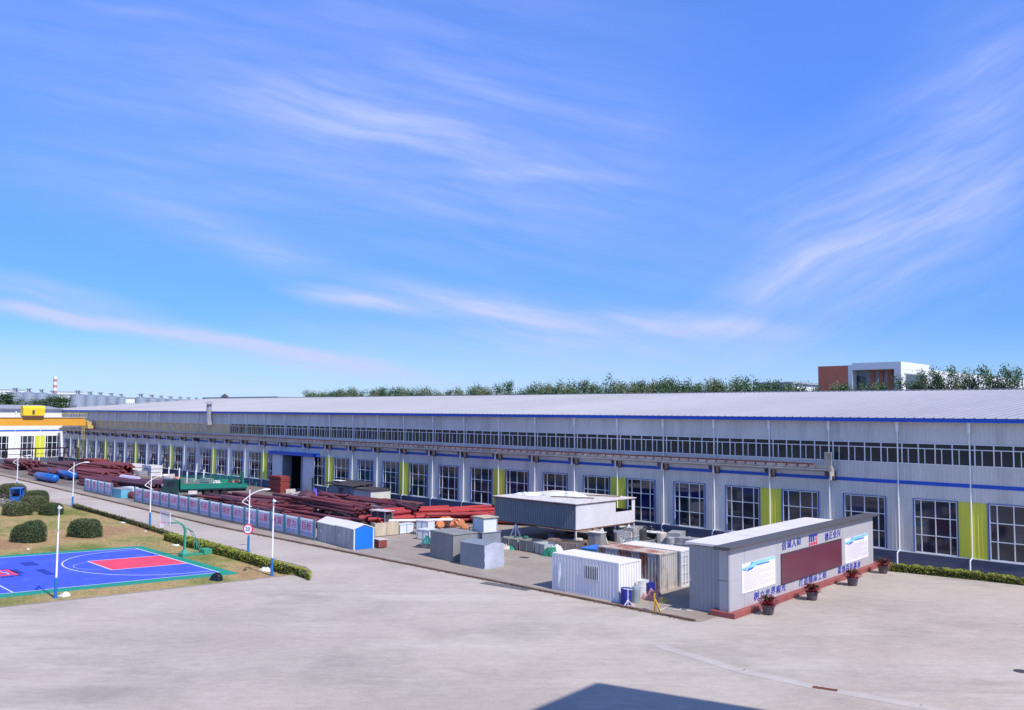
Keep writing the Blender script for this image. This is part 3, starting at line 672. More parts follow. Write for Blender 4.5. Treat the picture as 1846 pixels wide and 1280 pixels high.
for y in (60.8, 66.6, 72, 56.): g = MB(); g.tube((WX + .15, y, 1), (WX + .15, y, 12.3), .06, 8); g.box(WX + .05, y - .1, 11.6, WX + .3, y + .1, 12.35); WG(g, 'downspout', m_white)

# ------------------------------------------------------------------ yellow overhead crane
CX = -206.4
cr = thing('overhead_crane', 'orange girder of the overhead yard crane crossing in front of the white wing', 'crane', (CX, 60, 9))
def CR(mb, nm, m, par=None): mb.v = [(v[0] - CX, v[1] - 60, v[2] - 9) for v in mb.v]; return mb.build(nm, m, par or cr)
b = MB(); b.box(CX - .35, 40, 9.0, CX + .35, 75.2, 10.75); CR(b, 'girder', m_crane)
b = MB(); b.box(CX - .55, 40, 10.75, CX + .55, 75.4, 10.84); CR(b, 'girder_top', m_pipew)
b = MB()
for k in range(60): b.bar((CX + .5, 40 + k * .6, 10.84), (CX + .5, 40 + k * .6, 11.7), .04)
b.box(CX + .47, 66.8, 11.66, CX + .53, 75.4, 11.72); b.box(CX + .47, 40, 11.66, CX + .53, 62.1, 11.72); b.v = [v for v in b.v]; CR(b, 'handrail', m_craney)
b = MB(); b.box(CX - 2.2, 75.2, 8.35, CX + 2.2, 76.3, 9.05); b.box(CX - 1.6, 75.3, 9.05, CX - .4, 76.2, 10.1); b.box(CX + .4, 75.3, 9.05, CX + 1.4, 76.2, 9.9); CR(b, 'end_carriage', m_ochre)
b = MB()
for s_ in (-.25, .25): b.bar((CX + 1.1, 74.6 + s_, 5.9), (CX + 1.1, 74.6 + s_, 9.0), .07)
for k in range(9): b.bar((CX + 1.1, 74.35, 6.1 + k * .34), (CX + 1.1, 74.85, 6.1 + k * .34), .05)
CR(b, 'ladder', m_ochre)
tr = thing('crane_trolley', 'bright yellow trolley housing with a dark hatch riding on the orange crane girder', 'crane trolley', (CX, 64.4, 10.84))
b = MB(); pr = [(-1.0, .35), (1.0, .35), (1.0, 1.9), (.55, 2.45), (-.55, 2.45), (-1.0, 1.9)]
b.ext(pr, lambda u, v, t: (u, t, v), 2.15, -2.15); b.build('housing', m_craney, tr)
MB().box(1.0, -.35, .6, 1.03, .1, 1.5).build('hatch', m_steeld, tr)
MB().box(-.9, -2.0, .0, .9, 2.0, .35).build('undercarriage', m_rail, tr)
# far runway columns carry the crane's other end
rw = thing('yard_crane_runway', 'second crane runway on steel columns at the left side of the yard', 'crane runway', (-200, 40, 0))
b = MB(); b.box(-60, -.4, 8.1, 2, .4, 8.95); b.build('beam', m_beam, rw)
cm = MB().box(-.25, -.25, 0, .25, .25, 8.1).mesh('column'); cm.materials.append(m_grey)
for k in range(7): link('column', cm, rw, (-58 + k * 9.8, 0, 0))

# ================================================================== FAR BACKGROUND
far_blue = mat('far_blue_roof', (.32, .40, .50), .6)
fb = thing('low_blue_shed', 'low grey-blue shed roof peeking over the left end of the hall roof', 'shed', (-420, 200, 0))
a = PY(372, 718, 200); c = PY(500, 714, 200); b = MB(); b.box(a.x + 420, 0, 0, c.x + 420, 30, a.z - .5); b.build('wall', m_farg, fb)
b = MB(); b.box(a.x + 418, -1, a.z - .5, c.x + 422, 31, a.z + .4); b.build('roof', far_blue, fb)
p = PY(405, 722, 130); v = thing('roof_ventilator', 'dark mushroom cowl standing beyond the left end of the hall ridge', 'ventilator', (p.x, 130, 13.))
v_ = MB().lathe([(.35, 0), (.35, 3.6)], 12).lathe([(.9, 2.2), (.9, 2.6)], 12); v_.build('pipe', m_steeld, v); MB().lathe([(1.2, 3.6), (.9, 4.0), (.1, 4.6)], 12).build('cowl', m_steeld, v)
# silos: x centre, width, top y
SD = 620.
def far_pt(x, y, d=SD): r = ray(x, y); return CAM + r * (d / math.hypot(r.x, r.y))
silos = [(28, 24, 708), (52, 23, 708.5), (75, 21, 709.5), (96, 19.5, 711), (140.6, 23.5, 712), (162.5, 20.5, 713), (181, 19.5, 714), (200.7, 18.5, 715), (218.6, 17, 716), (254, 21, 717), (274, 19, 718), (290.6, 16.5, 719), (307.6, 16.5, 720), (325, 15.5, 720.5), (340, 14.5, 721), (354, 14, 721.5)]
for i, (x, w, y) in enumerate(silos):
    d = SD * 20 / w * 1.05; p = far_pt(x, y, d); r = w / 2 * d / FPX * .98; h = p.z
    lab = 'grain silo of pale corrugated steel in the long row behind the hall roof'
    t = thing('grain_silo', lab, 'silo', (p.x, p.y, 0), group='grain silos in a row on the left horizon')
    b = MB(); prof = []
    for k in range(12): prof += [(r, h * k / 12), (r * .985, h * (k + .93) / 12)]
    prof += [(r, h)]; b.lathe(prof, 20); b.build('shell', m_silo, t)
    MB().lathe([(r * 1.01, h), (r * .25, h + r * .22), (r * .2, h + r * .3)], 20).build('roof', m_silo, t)
    b = MB(); b.box(-.8, -.8, h, .8, .8, h + r * .62); b.box(-r * 1.1, -.4, h + r * .52, r * 1.1, .4, h + r * .62); b.build('conveyor_head', m_farg, t)
p = far_pt(100, 678, 900); zt = p.z; ch = thing('striped_chimney', 'tall red and white banded factory chimney on the left horizon', 'chimney', (p.x, p.y, 0))
for k in range(16):
    z0 = zt * k / 16; z1 = zt * (k + 1) / 16; r0 = 2.3 - .8 * k / 16; MB().tube((0, 0, z0), (0, 0, z1), r0, 14, r0 - .05).build('band', m_farw if k % 2 else m_chim, ch)
for (x0, x1, y0, d, lab) in ((107, 128, 712, 560, 'white silo plant house between two groups of silos'), (227, 243, 718, 560, 'small plain white block between silos on the left horizon'), (0, 44, 703, 800, 'pale long plant building half hidden by trees behind the leftmost silos'), (90, 150, 706.5, 900, 'grey flat plant building at the foot of the striped chimney')):
    a = far_pt(x0, y0, d); c = far_pt(x1, y0, d); w = (c - a).length; t = thing('plant_building', lab, 'building', ((a.x + c.x) / 2, (a.y + c.y) / 2, 0), math.atan2((c - a).y, (c - a).x))
    MB().box(-w / 2, 0, 0, w / 2, 12, a.z).build('wall', m_farw, t); MB().box(-w / 2 - .3, -.3, a.z, w / 2 + .3, 12.3, a.z + .6).build('parapet', m_farg, t)
    b = MB()
    for k in range(4): b.box(-w / 2 + w * (k + .3) / 4, -.06, a.z * .72, -w / 2 + w * (k + .7) / 4, -.01, a.z * .86)
    b.build('window', m_gl[2], t)

# terracotta and white block on the right
BY = 200.
tb = thing('office_block', 'white and terracotta flat-roofed building rising behind the trees at right', 'building', (-73.3, BY, 0))
def TB(mb, nm, m, par=None): return mb.build(nm, m, par or tb)
ox = -73.3; xa = PY(1475, 680, BY).x - ox; xb = PY(1529, 680, BY).x - ox; xc = PY(1612, 680, BY).x - ox; Z = 24.1
TB(MB().box(xa, 0, 0, xb, 18, Z), 'terracotta_volume', m_terra)
b = MB(); b.box(xb + .02, 0, 0, xb + 1.0, 18, Z + .1); b.box(xb + 1.0, -.01, Z - 1.1, 0, 18, Z + .5); b.box(-1.5, -.01, 0, 0, .4, Z - 1.1); b.box(-60 + 60, 0, 0, 0, 0, 0)
TB(b, 'portal_frame', m_farw)
TB(MB().box(xb + 1.0, 2.5, 0, -.5, 18, Z - 1.1), 'recess_wall', m_farg)
for px in (1572, 1588, 1604, 1616):
    u = PY(px, 680, BY + 2).x - ox; TB(MB().box(u - .5, 2.2, 0, u + .5, 2.49, Z - 1.1), 'terracotta_strip', m_terra)
u = PY(1550, 690, BY + 2).x - ox; wf = TB(MB().box(u - 1.7, 2.3, 12, u + 1.4, 2.48, 21.9), 'window', m_farg); MB().box(u - 1.55, 2.25, 12.2, u + 1.25, 2.29, 21.7).build('pane', m_gl[2], wf)
b = MB(); b.box(-18, 18.02, 0, 0, 150, Z - .6); b.box(-1.2, .42, 0, -.03, 17.98, Z - 1.12); TB(b, 'long_wing', m_farw)
wf = TB(MB().box(.02, 2.6, 8, .1, 15.4, 22.1), 'window', m_farg)
for k in range(4): MB().box(.1, 2.8 + k * 3.15, 8.2, .14, 5.8 + k * 3.15, 21.9).build('pane', m_gl[2], wf)
fb2 = thing('distant_white_hall', 'low pale hall roof between treetops left of the terracotta block', 'building', (-120, 230, 0))
a = PY(1362, 693, 230); c = PY(1428, 693, 230); MB().box(a.x + 120, 0, 0, c.x + 120, 20, a.z).build('wall', m_farw, fb2); MB().box(a.x + 119.5, -.5, a.z, c.x + 120.5, 20, a.z + .5).build('roof', m_farg, fb2)

# ------------------------------------------------------------------ trees
def crown(seed, lean=0., slim=1., nleaf=3000):
    random.seed(seed); mb = MB(); pts = []
    ncl = 46
    for _ in range(ncl):
        z = random.uniform(.12, 1) ** .8; rr = (1 - abs(z * 1.25 - .62)) * .62 + .08; rr *= .19 * slim if z > .85 else .24 * slim
        a = random.uniform(0, 6.28); r = rr * random.uniform(.3, 1.); z = min(z, .99); cx, cy, cz = r * math.cos(a) + lean * z * z, r * math.sin(a), z
        for _ in range(nleaf // ncl):
            pts.append((cx + random.gauss(0, .026) + lean * .02, cy + random.gauss(0, .026), min(1.03, cz * .97 + random.gauss(0, .032))))
    mb.leaves(pts, .017); return mb.mesh('crown')
crowns = []
for k in range(6):
    me = crown(50 + k, 0, 1.15 if k % 2 else .9); me.materials.append(m_tree2 if k in (1, 4) else m_tree); crowns.append(me)
wind = []
for k in range(4):
    me = crown(80 + k, -.16, .95); me.materials.append(m_tree2 if k == 1 else m_tree); wind.append(me)
tk = MB().tube((0, 0, 0), (0, 0, .9), .012, 7, .003)
for a in range(7): tk.tube((0, 0, .3 + a * .07), (.09 * math.cos(a * 2.4), .09 * math.sin(a * 2.4), .42 + a * .075), .004, 5, .001)
tkm = tk.mesh('trunk'); tkm.materials.append(m_bark)
random.seed(11)
def tree(x, y, h, me, lab, grp, wide=1.):
    t = thing('poplar_tree', lab, 'tree', (x, y, 0), random.uniform(-.25, .25), group=grp)
    c = link('crown', me, t, (0, 0, 0), random.uniform(-.3, .3)); c.scale = (h * wide, h * wide, h)
    k = link('trunk', tkm, t); k.scale = (h, h, h)
prof_ = [(555, 712), (590, 706), (625, 703), (690, 702), (745, 703), (800, 703), (860, 700), (905, 698), (950, 699), (985, 691), (1030, 692), (1090, 686), (1150, 685), (1195, 682), (1240, 686), (1290, 688), (1340, 684), (1385, 689), (1440, 689)]
x = 556.
while x < 1450:
    y = None
    for (a, ya), (b_, yb) in zip(prof_, prof_[1:]):
        if a <= x <= b_: y = ya + (yb - ya) * (x - a) / (b_ - a)
    y = y or 690
    Y = random.uniform(174, 188); p = PY(x, y - 2 + random.gauss(0, 4) - (5 if random.random() < .15 else 0), Y)
    tree(p.x, Y, p.z / 1.03, random.choice(crowns), 'green poplar in the long row rising above the middle of the hall ridge', 'poplars in a row behind the hall roof', random.uniform(.75, 1.2))
    x += random.choice((5, 7, 9, 11, 16)) * (.7 if x < 720 else 1.)
for (x, y, k, wd) in ((1472, 690, 0, 1.), (1508, 683, 1, 1.5), (1520, 686, 0, 1.3), (1535, 692, 2, .9), (1556, 677, 3, 1.2), (1580, 682, 1, 1.2), (1592, 684, 0, 1.1), (1618, 674, 2, 1.1), (1640, 676, 3, 1.4), (1655, 678, 1, 1.5)):
    p = PY(x, y, 180); tree(p.x, 180, p.z / 1.03, crowns[k], 'leafy tree standing in front of the terracotta and white building', 'trees in front of the terracotta and white building', wd * .62)
for (x, y, k, wd) in ((1680, 668, 0, 1.1), (1694, 677, 1, 1.2), (1708, 664, 2, 1.1), (1722, 672, 3, 1.3), (1738, 661, 0, 1.2), (1752, 674, 1, 1.2), (1764, 668, 2, 1.1), (1780, 680, 3, 1.2), (1798, 660, 0, 1.3), (1808, 668, 3, 1.2), (1826, 676, 1, 1.2), (1843, 660, 2, 1.2), (1858, 664, 0, 1.2)):
    p = PY(x, y, 178); tree(p.x, 178, p.z / 1.0, wind[k % 4], 'wind-bent poplar at the far right before the long white wall', 'wind-bent poplars at the far right', wd * .62)
for (x, y, wd) in ((2, 708, 3.), (12, 712, 2.), (33, 716, 2.), (62, 720, 1.8), (78, 720, 1.4), (92, 715, 2.4), (104, 714, 2.2), (116, 716, 2.), (205, 727, 1.6)):
    p = PX(x, y, -330); tree(p.x, p.y, p.z / 1.0, crowns[int(x) % 6], 'dark round-headed tree in front of the silos beyond the white wing', 'trees in front of the silos', wd)

# ================================================================== NOTICE BOARD BUILDING
BA = Vector((-28.4, 49.5, 0)); BANG = math.atan2(24.4, -1.0)
nb = thing('notice_board_building', 'long grey notice board building with maroon screen and blue slogans on the plaza', 'notice board', BA, BANG)
LB = 25.0
MB().box(-.3, -.02, .0, LB + .6, 1.7, .30).build('base_step', m_bplinth, nb)
b = MB(); b.box(0, .45, .3, LB, 1.15, 4.2); b.build('front_slab', m_bwall, nb)
b = MB()
for u in (2.0, 6.9, 18.4, 24.4): b.box(u - .012, .438, .3, u + .012, .452, 4.1)
b.box(0, .438, 2.18, 1.4, .452, 2.2); b.box(24.2, .438, 2.18, LB, .452, 2.2); b.box(6.6, .438, 2.18, 7.2, .452, 2.2); b.build('panel_joint', m_farg, nb)
b = MB(); b.box(-.015, .5, 2.17, -.001, 1.3, 2.2); b.build('side_joint', m_steeld, nb)
b = MB(); b.tube((.0, .5, .3), (.0, .5, 4.2), .08, 10); b.build('corner_trim', m_bcorr, nb)
# cornice: a dark wedge whose lower edge slants inwards
b = MB(); pr = [(.10, 4.22), (.45, 4.14), (1.25, 4.14), (1.25, 4.36), (.08, 4.36)]
b.ext(pr, lambda u, v, t: (t, u, v), LB + .6, -.55); b.build('cornice', m_corn, nb)
# room behind
bx = MB(); bx.corr((.35, 1.15, 0), (.35, 3.5, 0), 0, 4.12, (-1, 0, 0), .28, .03); bx.v = bx.v; bx.build('end_wall', m_bcorr, nb)
MB().box(.37, 1.16, 0, 18.6, 3.48, 4.10).build('back_room', m_bcorr, nb)
rfm = MB(); rfm.box(.1, 1.27, 4.20, 18.9, 3.65, 4.34); rfm.box(5.4, 1.27, 4.34, 5.55, 3.65, 4.37); rfm.build('roof', m_stroof if False else m_wroof, nb)
b = MB(); b.box(7.38, .40, 1.02, 17.97, .45, 2.98); b.build('screen', m_screen, nb)
b = MB()
for (x0, z0, x1, z1) in ((7.3, .96, 18.05, 1.02), (7.3, 2.98, 18.05, 3.05), (7.3, 1.02, 7.38, 2.98), (17.97, 1.02, 18.05, 2.98)): b.box(x0, .385, z0, x1, .45, z1)
b.build('screen_frame', m_steeld, nb)
def poster(u0, u1, z0, z1, seed):
    p = MB().box(u0, .41, z0, u1, .45, z1).build('poster', m_poster, nb)
    w = u1 - u0; h = z1 - z0; rnd = random.Random(seed); y = .405
    def P(pts, m, nm, yy=y): mb = MB(); mb.add([(u0 + a * w, yy, z0 + c * h) for a, c in pts], [tuple(range(len(pts)))]); mb.build(nm, m, p)
    P([(.0, .80), (.30, .82), (.55, .88), (1., .93), (1., 1.), (.35, 1.), (.2, .9), (.0, .86)], m_postc, 'banner_tint', .404)
    P([(.12, .72), (.30, .76), (.42, .90), (1., .955), (1., 1.), (.26, 1.), (.2, .86)], m_postb, 'banner')
    P([(.02, .80), (.07, .86), (.13, .83), (.12, .76), (.05, .77)], m_postb, 'emblem')
    mb = MB()
    for k in range(13):
        z = z0 + h * (.70 - k * .05); 
        a = u0 + w * .05; e = u0 + w * (.95 if k % 4 else rnd.uniform(.5, .8))
        while a < e:
            c = a + rnd.uniform(.06, .32); mb.box(a, .402, z, min(c, e), .4045, z + h * .013); a = c + .035
    mb.build('print', m_postl, p)
    mb = MB()
    for k in range(9): mb.box(u0 + w * (.42 + k * .045), .401, z0 + h * .83, u0 + w * (.455 + k * .045), .4045, z0 + h * .885)
    mb.build('heading', m_postb, p)
poster(1.62, 6.4, 1.18, 3.04, 1); poster(18.82, 23.75, .98, 2.9, 2)
def slog(s, u0, u1, z, size):
    n = len(s); w = (u1 - u0) / n
    for k, c in enumerate(s): text(c, size * random.uniform(.94, 1.08), m_blet, nb, (u0 + w * (k + .5), .43, z + random.uniform(-.03, .03)), (math.pi / 2, 0, random.uniform(0, 0)), 'slogan_character', .012, .12, min(1.25, w * .92 / size) if w > size else 1.)
slog('信诚人和', 7.45, 10.65, 3.55, .62); slog('德正业兴', 14.85, 18.0, 3.42, .62)
slog('树立世界眼光', 3.2, 8.1, .72, .58); slog('打造精品工程', 10.1, 15.15, .66, .58); slog('谋划百年基业', 17.2, 22.1, .6, .56)
b = MB(); b.box(12.05, .42, 3.72, 13.55, .45, 3.86)
for k in range(3): b.box(12.05 + k * .36, .42, 3.36, 12.25 + k * .36, .45, 3.70)
b.build('logo_bars', m_blet, nb)
text('G', .5, m_logor, nb, (13.36, .43, 3.52), (math.pi / 2, 0, 0), 'logo_letter', .012)
b = MB()
for k in range(4): x = 12.02 + k * .4; b.box(x, .42, 3.18, x + .3, .45, 3.22); b.box(x + .05, .42, 3.10, x + .1, .45, 3.3); b.box(x + .2, .42, 3.10, x + .25, .45, 3.3); b.box(x, .42, 3.26, x + .3, .45, 3.29)
b.box(12.0, .42, 3.03, 13.55, .45, 3.055); b.build('logo_print', m_logor, nb)

# potted plants -----------------------------------------------------
def plant():
    t = thing('potted_plant', 'x', 'potted plant', (0, 0, 0))
    MB().lathe([(.24, 0), (.27, .05), (.33, .45), (.37, .47), (.37, .53), (.33, .53), (.30, .46)], 18).build('pot', m_pot, t)
    MB().lathe([(.32, .44), (.3, .49)], 14).build('soil', m_soil, t)
    rnd = random.Random(5); b = MB(); g = MB()
    for k in range(420):
        a = rnd.uniform(0, 6.28); r = rnd.uniform(.05, .52); z = .58 + rnd.uniform(-.12, .5) * (1.1 - r * 1.3); p = Vector((r * math.cos(a), r * math.sin(a), z))
        d = Vector((math.cos(a) + rnd.gauss(0, .4), math.sin(a) + rnd.gauss(0, .4), rnd.uniform(-.5, .9))).normalized(); s_ = d.cross(Vector((0, 0, 1))).normalized(); l = rnd.uniform(.10, .17)
        b.add([p, p + d * l * .5 + s_ * l * .3, p + d * l, p + d * l * .5 - s_ * l * .3], [(0, 1, 2, 3)])
    for k in range(70):
        a = rnd.uniform(0, 6.28); tlt = rnd.uniform(.1, .9); l = rnd.uniform(.3, .55); p = Vector((.05 * math.cos(a), .05 * math.sin(a), .62)); d = Vector((math.cos(a) * tlt, math.sin(a) * tlt, 1)).normalized()
        s_ = d.cross(Vector((math.sin(a), -math.cos(a), .3))).normalized() * .03; q = p + d * l * .6; e = p + d * l + Vector((math.cos(a), math.sin(a), -.4)) * l * .25 * tlt
        g.add([p - s_, q - s_ * 1.4, e, q + s_ * 1.4, p + s_], [(0, 1, 2, 3, 4)])
    b.build('red_foliage', m_leafr, t); g.build('green_foliage', m_leafg, t); MB().tube((0, 0, .4), (0, 0, .8), .02, 6).build('stem', m_bark, t)
    return t
pl0 = plant()
for k, (px, py, lab) in enumerate(((1385, 1107, 'red-leaved potted plant nearest the left end of the notice board'), (1464, 1081, 'red-leaved potted plant under the middle slogan of the notice board'), (1537, 1055, 'red-leaved potted plant under the right-hand slogan of the notice board'), (1592, 1033, 'red-leaved potted plant past the right end of the board beside the hedge'))):
    t = pl0 if k == 0 else copy_tree(pl0); t.location = G(px, py); t.rotation_euler.z = k * 1.7; t['label'] = lab; t['group'] = 'potted plants before the notice board'; t.scale = (1.2, 1.2, 1.12 if k != 1 else 1.05)

# ================================================================== CONTAINERS
def container(name, label, loc, Lx, Wy, Hz, mw, mr, rz=0., pitch=.28, dep=.05, mf=None, doors=False):
    t = thing(name, label, 'container', loc, rz); mf = mf or mw
    MB().corr((.08, .06, 0), (Lx - .08, .06, 0), .14, Hz - .1, (0, -1, 0), pitch, dep).build('side_wall', mw, t)
    MB().corr((Lx - .08, Wy - .06, 0), (.08, Wy - .06, 0), .14, Hz - .1, (0, 1, 0), pitch, dep).build('side_wall', mw, t)
    MB().corr((.06, Wy - .08, 0), (.06, .08, 0), .14, Hz - .1, (-1, 0, 0), pitch, dep).build('end_wall', mw, t)
    if not doors: MB().corr((Lx - .06, .08, 0), (Lx - .06, Wy - .08, 0), .14, Hz - .1, (1, 0, 0), pitch, dep).build('end_wall', mw, t)
    else:
        for s_ in (0, 1):
            a = .1 + s_ * (Wy / 2 - .09); e = a + Wy / 2 - .11
            d = MB().box(Lx - .08, a, .16, Lx - .02, e, Hz - .14)
            for k in range(4): d.box(Lx - .02, a + .05, .3 + k * (Hz - .6) / 3.2, Lx + .01, e - .05, .38 + k * (Hz - .6) / 3.2)
            dd = d.build('door', mw, t); q = MB()
            for yy in (a + .3, e - .3): q.tube((Lx + .03, yy, .2), (Lx + .03, yy, Hz - .2), .018, 6)
            q.build('lock_rod', m_grey, dd)
    f = MB()
    for x in (0, Lx - .12):
        for y in (0, Wy - .12): f.box(x, y, 0, x + .12, y + .12, Hz)
    for y in (0, Wy - .1): f.box(.12, y, 0, Lx - .12, y + .1, .14); f.box(.12, y, Hz - .1, Lx - .12, y + .1, Hz)
    for x in (0, Lx - .1): f.box(x, .12, 0, x + .1, Wy - .12, .14); f.box(x, .12, Hz - .1, x + .1, Wy - .12, Hz)
    f.build('frame', mf, t)
    r = MB(); n = max(3, int(Lx / .35)); st = (Lx - .2) / n
    for k in range(n): r.box(.1 + k * st, .1, Hz - .06, .1 + k * st + st * .55, Wy - .1, Hz - .015); r.box(.1 + k * st + st * .55, .1, Hz - .06, .1 + (k + 1) * st, Wy - .1, Hz - .035)
    r.build('roof', mr, t)
    return t
c1 = container('site_container', 'white site container with barred window and peeling door by the kerb', (-42.35, 48.05, -.008), 6.1, 2.45, 2.6, m_wcont, m_wroof, math.atan2(-.18, 6.05), .3, .06)
d = MB().box(.62, -.03, .15, 1.35, .0, 2.15).build('door', m_lwhite, c1)
pf = MB(); pp = [(.62, 2.0, .0), (.72, 1.7, .05), (.66, 1.3, .08), (.74, 1.05, .10), (.66, .6, .05), (.64, .2, .02), (.92, .2, .01), (.98, .7, .03), (.94, 1.2, .02), (.96, 1.7, .03), (.9, 2.05, .01)]
pf.add([(a, -.035 - c, b_) for a, b_, c in pp], [tuple(range(len(pp)))]); pf.build('peeling_film', m_litter, c1)
wn = MB()
wn.box(3.05, -.03, 1.15, 4.35, .02, 1.2); wn.box(3.05, -.03, 2.1, 4.35, .02, 2.15); wn.box(3.05, -.03, 1.2, 3.1, .02, 2.1); wn.box(4.3, -.03, 1.2, 4.35, .02, 2.1); wf = wn.build('window', m_frame, c1)
MB().box(3.1, -.018, 1.2, 4.3, -.01, 2.1).build('pane', m_gl[0], wf)
wn = MB(); [wn.box(3.2 + k * .16, -.05, 1.2, 3.25 + k * .16, -.03, 2.1) for k in range(7)]; wn.build('window_bars', m_frame, wf)
container('rusty_container', 'rust-streaked old container with a brown rusty roof behind the white one', (-42.0, 52.75, -.008), 5.6, 2.3, 2.6, m_rustc, m_rustr, .03, .28, .05, m_rustc)
container('pale_container', 'off-white container with closed doors between the rusty one and the notice board', (-41.7, 55.15, -.008), 5.5, 2.2, 2.6, m_cont2, m_wroof, .03, .28, .04, m_cont2, True)

# ================================================================== STILTED ROOM
sr = thing('stilted_shed', 'corrugated site room raised on stilts beside the hall, roof piled with sheeting', 'shed', (-63.5, 63.2, 0))
LX, LY, SZ0, SZ1 = 10.7, 9.2, 1.8, 4.15
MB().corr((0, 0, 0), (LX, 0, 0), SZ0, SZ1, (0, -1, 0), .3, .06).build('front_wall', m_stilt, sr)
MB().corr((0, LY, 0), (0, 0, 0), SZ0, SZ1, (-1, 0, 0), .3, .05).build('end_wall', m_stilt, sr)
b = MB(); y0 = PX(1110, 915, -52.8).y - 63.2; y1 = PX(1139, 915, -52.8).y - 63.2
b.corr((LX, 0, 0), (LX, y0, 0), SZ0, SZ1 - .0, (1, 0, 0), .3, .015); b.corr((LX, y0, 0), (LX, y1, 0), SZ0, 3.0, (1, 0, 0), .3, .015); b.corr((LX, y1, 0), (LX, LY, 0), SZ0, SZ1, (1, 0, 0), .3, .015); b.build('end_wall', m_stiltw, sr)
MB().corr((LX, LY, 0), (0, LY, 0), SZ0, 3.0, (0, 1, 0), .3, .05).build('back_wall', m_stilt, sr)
MB().box(.02, .02, SZ0 - .12, LX - .02, LY - .02, SZ0 + .02).build('floor', m_rail, sr)
b = MB(); b.box(-.1, -.24, SZ1 + .02, LX + .14, LY + .1, SZ1 + .08); b.build('roof', m_stroof, sr)
b = MB(); b.box(-.2, -.2, SZ1 - .1, LX + .1, .0, SZ1 + .02); b.box(LX, 0, SZ1 - .04, LX + .12, LY, SZ1 + .02); b.build('roof_rail', m_rail, sr)
def heap(cx, cy, z, rx, ry, h, seed, n=14, jag=1.):
    rnd = random.Random(seed); mb = MB(); vs = []; fs = []
    for i in range(n):
        for j in range(n):
            u = (i / (n - 1) - .5) * 2; v = (j / (n - 1) - .5) * 2; k = max(0, 1 - (u * u + v * v)) ** .5
            e = 1 + .18 * math.sin(math.atan2(v, u) * 3 + seed); vs.append((cx + u * rx * e + rnd.uniform(-.07, .07) * rx, cy + v * ry * e + rnd.uniform(-.07, .07) * ry, z + h * k * (1 + rnd.uniform(-.75, .35) * jag)))
    fs = [(i * n + j, (i + 1) * n + j, (i + 1) * n + j + 1, i * n + j + 1) for i in range(n - 1) for j in range(n - 1)]
    return mb.add(vs, fs)
tag(heap(-58.2, 68.6, SZ1 + .1, 2.2, 1.4, .38, 3).build('crumpled_sheeting', m_litter), 'crumpled white sheeting heaped on the roof of the stilted room', 'sheeting')
tag(heap(-61.8, 66.5, SZ1 + .1, 1.4, 1.0, .22, 4).build('folded_tarpaulin', m_litter), 'low folded pale tarpaulin on the left part of the stilted roof', 'tarpaulin')
for (x, y, lab) in ((-56.2, 66.8, 'long thin batten lying across the stilted roof'), (-55.6, 70.2, 'short batten near the far right edge of the stilted roof')):
    tag(MB().bar((x - 2.4, y - .6, SZ1 + .16), (x + 2.0, y + .8, SZ1 + .2), .1).build('batten', m_junk[0]), lab, 'batten')
lg = MB()
for (x, y) in ((LX - .1, .1), (.1, .1), (LX - .1, LY - .1), (.1, LY - .1), (LX * .5, LY - .1)): lg.box(x - .07, y - .07, 0, x + .07, y + .07, SZ0 - .1)
lg.build('post', m_pipew, sr)
def aframe(x, y, alongx):
    a = MB(); a.box(x - .06, y - .06, 0, x + .06, y + .06, SZ0 - .1)
    for s_ in (-1, 1): a.bar((x + (s_ * .9 if alongx else 0), y + (0 if alongx else s_ * .9), 0), (x, y, SZ0 - .15), .13, .1)
    a.build('trestle', m_lwhite, sr)
aframe(2.9, .1, True); aframe(LX - .1, 4.0, False); aframe(LX - .1, 8.3, False)

# ================================================================== SMALL SHEDS
def boxshed(name, label, cat, a, bcorner, depth, h, m, mr=None, gable=0., over=.06, parts=True):
    a = Vector(a); bcorner = Vector(bcorner); d = bcorner - a; L_ = d.to_2d().length; rz = math.atan2(d.y, d.x); t = thing(name, label, cat, (a.x, a.y, -.005), rz)
    b = MB()
    if gable: b.ext([(0, 0), (L_, 0), (L_, h), (0, h)], lambda u, v, t_: (u, t_, v), depth, 0)
    else: b.box(0, 0, 0, L_, depth, h)
    b.build('wall', m, t)
    r = MB()
    if gable: r.ext([(-over, h - .02), (depth / 2, h + gable), (depth + over, h - .02), (depth + over, h + .05), (depth / 2, h + gable + .08), (-over, h + .05)], lambda u, v, t_: (t_, u, v), L_ + over, -over)
    else: r.box(-over, -over, h, L_ + over, depth + over, h + .06)
    r.build('roof', mr or m, t); return t, L_
# two kiosks with white roofs
ks1, l1 = boxshed('kiosk', 'left grey kiosk with white pitched roof next to the slogan fence', 'kiosk', (-74.0, 49.15, 0), (-70.35, 48.75, 0), 2.1, 1.78, m_wshed, m_wroof, .42)
ks2, l2 = boxshed('kiosk', 'right grey kiosk with white pitched roof and bright blue end wall', 'kiosk', (-70.25, 48.72, 0), (-66.65, 48.2, 0), 2.1, 1.85, m_wshed, m_wroof, .38)
for ks, l in ((ks1, l1), (ks2, l2)):
    MB().box(l * .48, -.015, .05, l * .48 + .05, -.003, 1.7).build('seam', m_frame, ks); MB().box(l * .2, -.02, .9, l * .2 + .18, -.003, 1.15).build('switch_box', m_frame, ks)
    MB().ext([(0, 1.75), (1.05, 2.2), (2.1, 1.75)], lambda u, v, t_: (t_, u, v), l - .01, .01).build('gable', m_wshed, ks)
b = MB(); b.ext([(.12, .02), (1.98, .02), (1.98, 1.82), (1.05, 2.14), (.12, 1.82)], lambda u, v, t_: (t_, u, v), l2 + .03, l2 + .004); b.build('blue_end', m_bend, ks2)
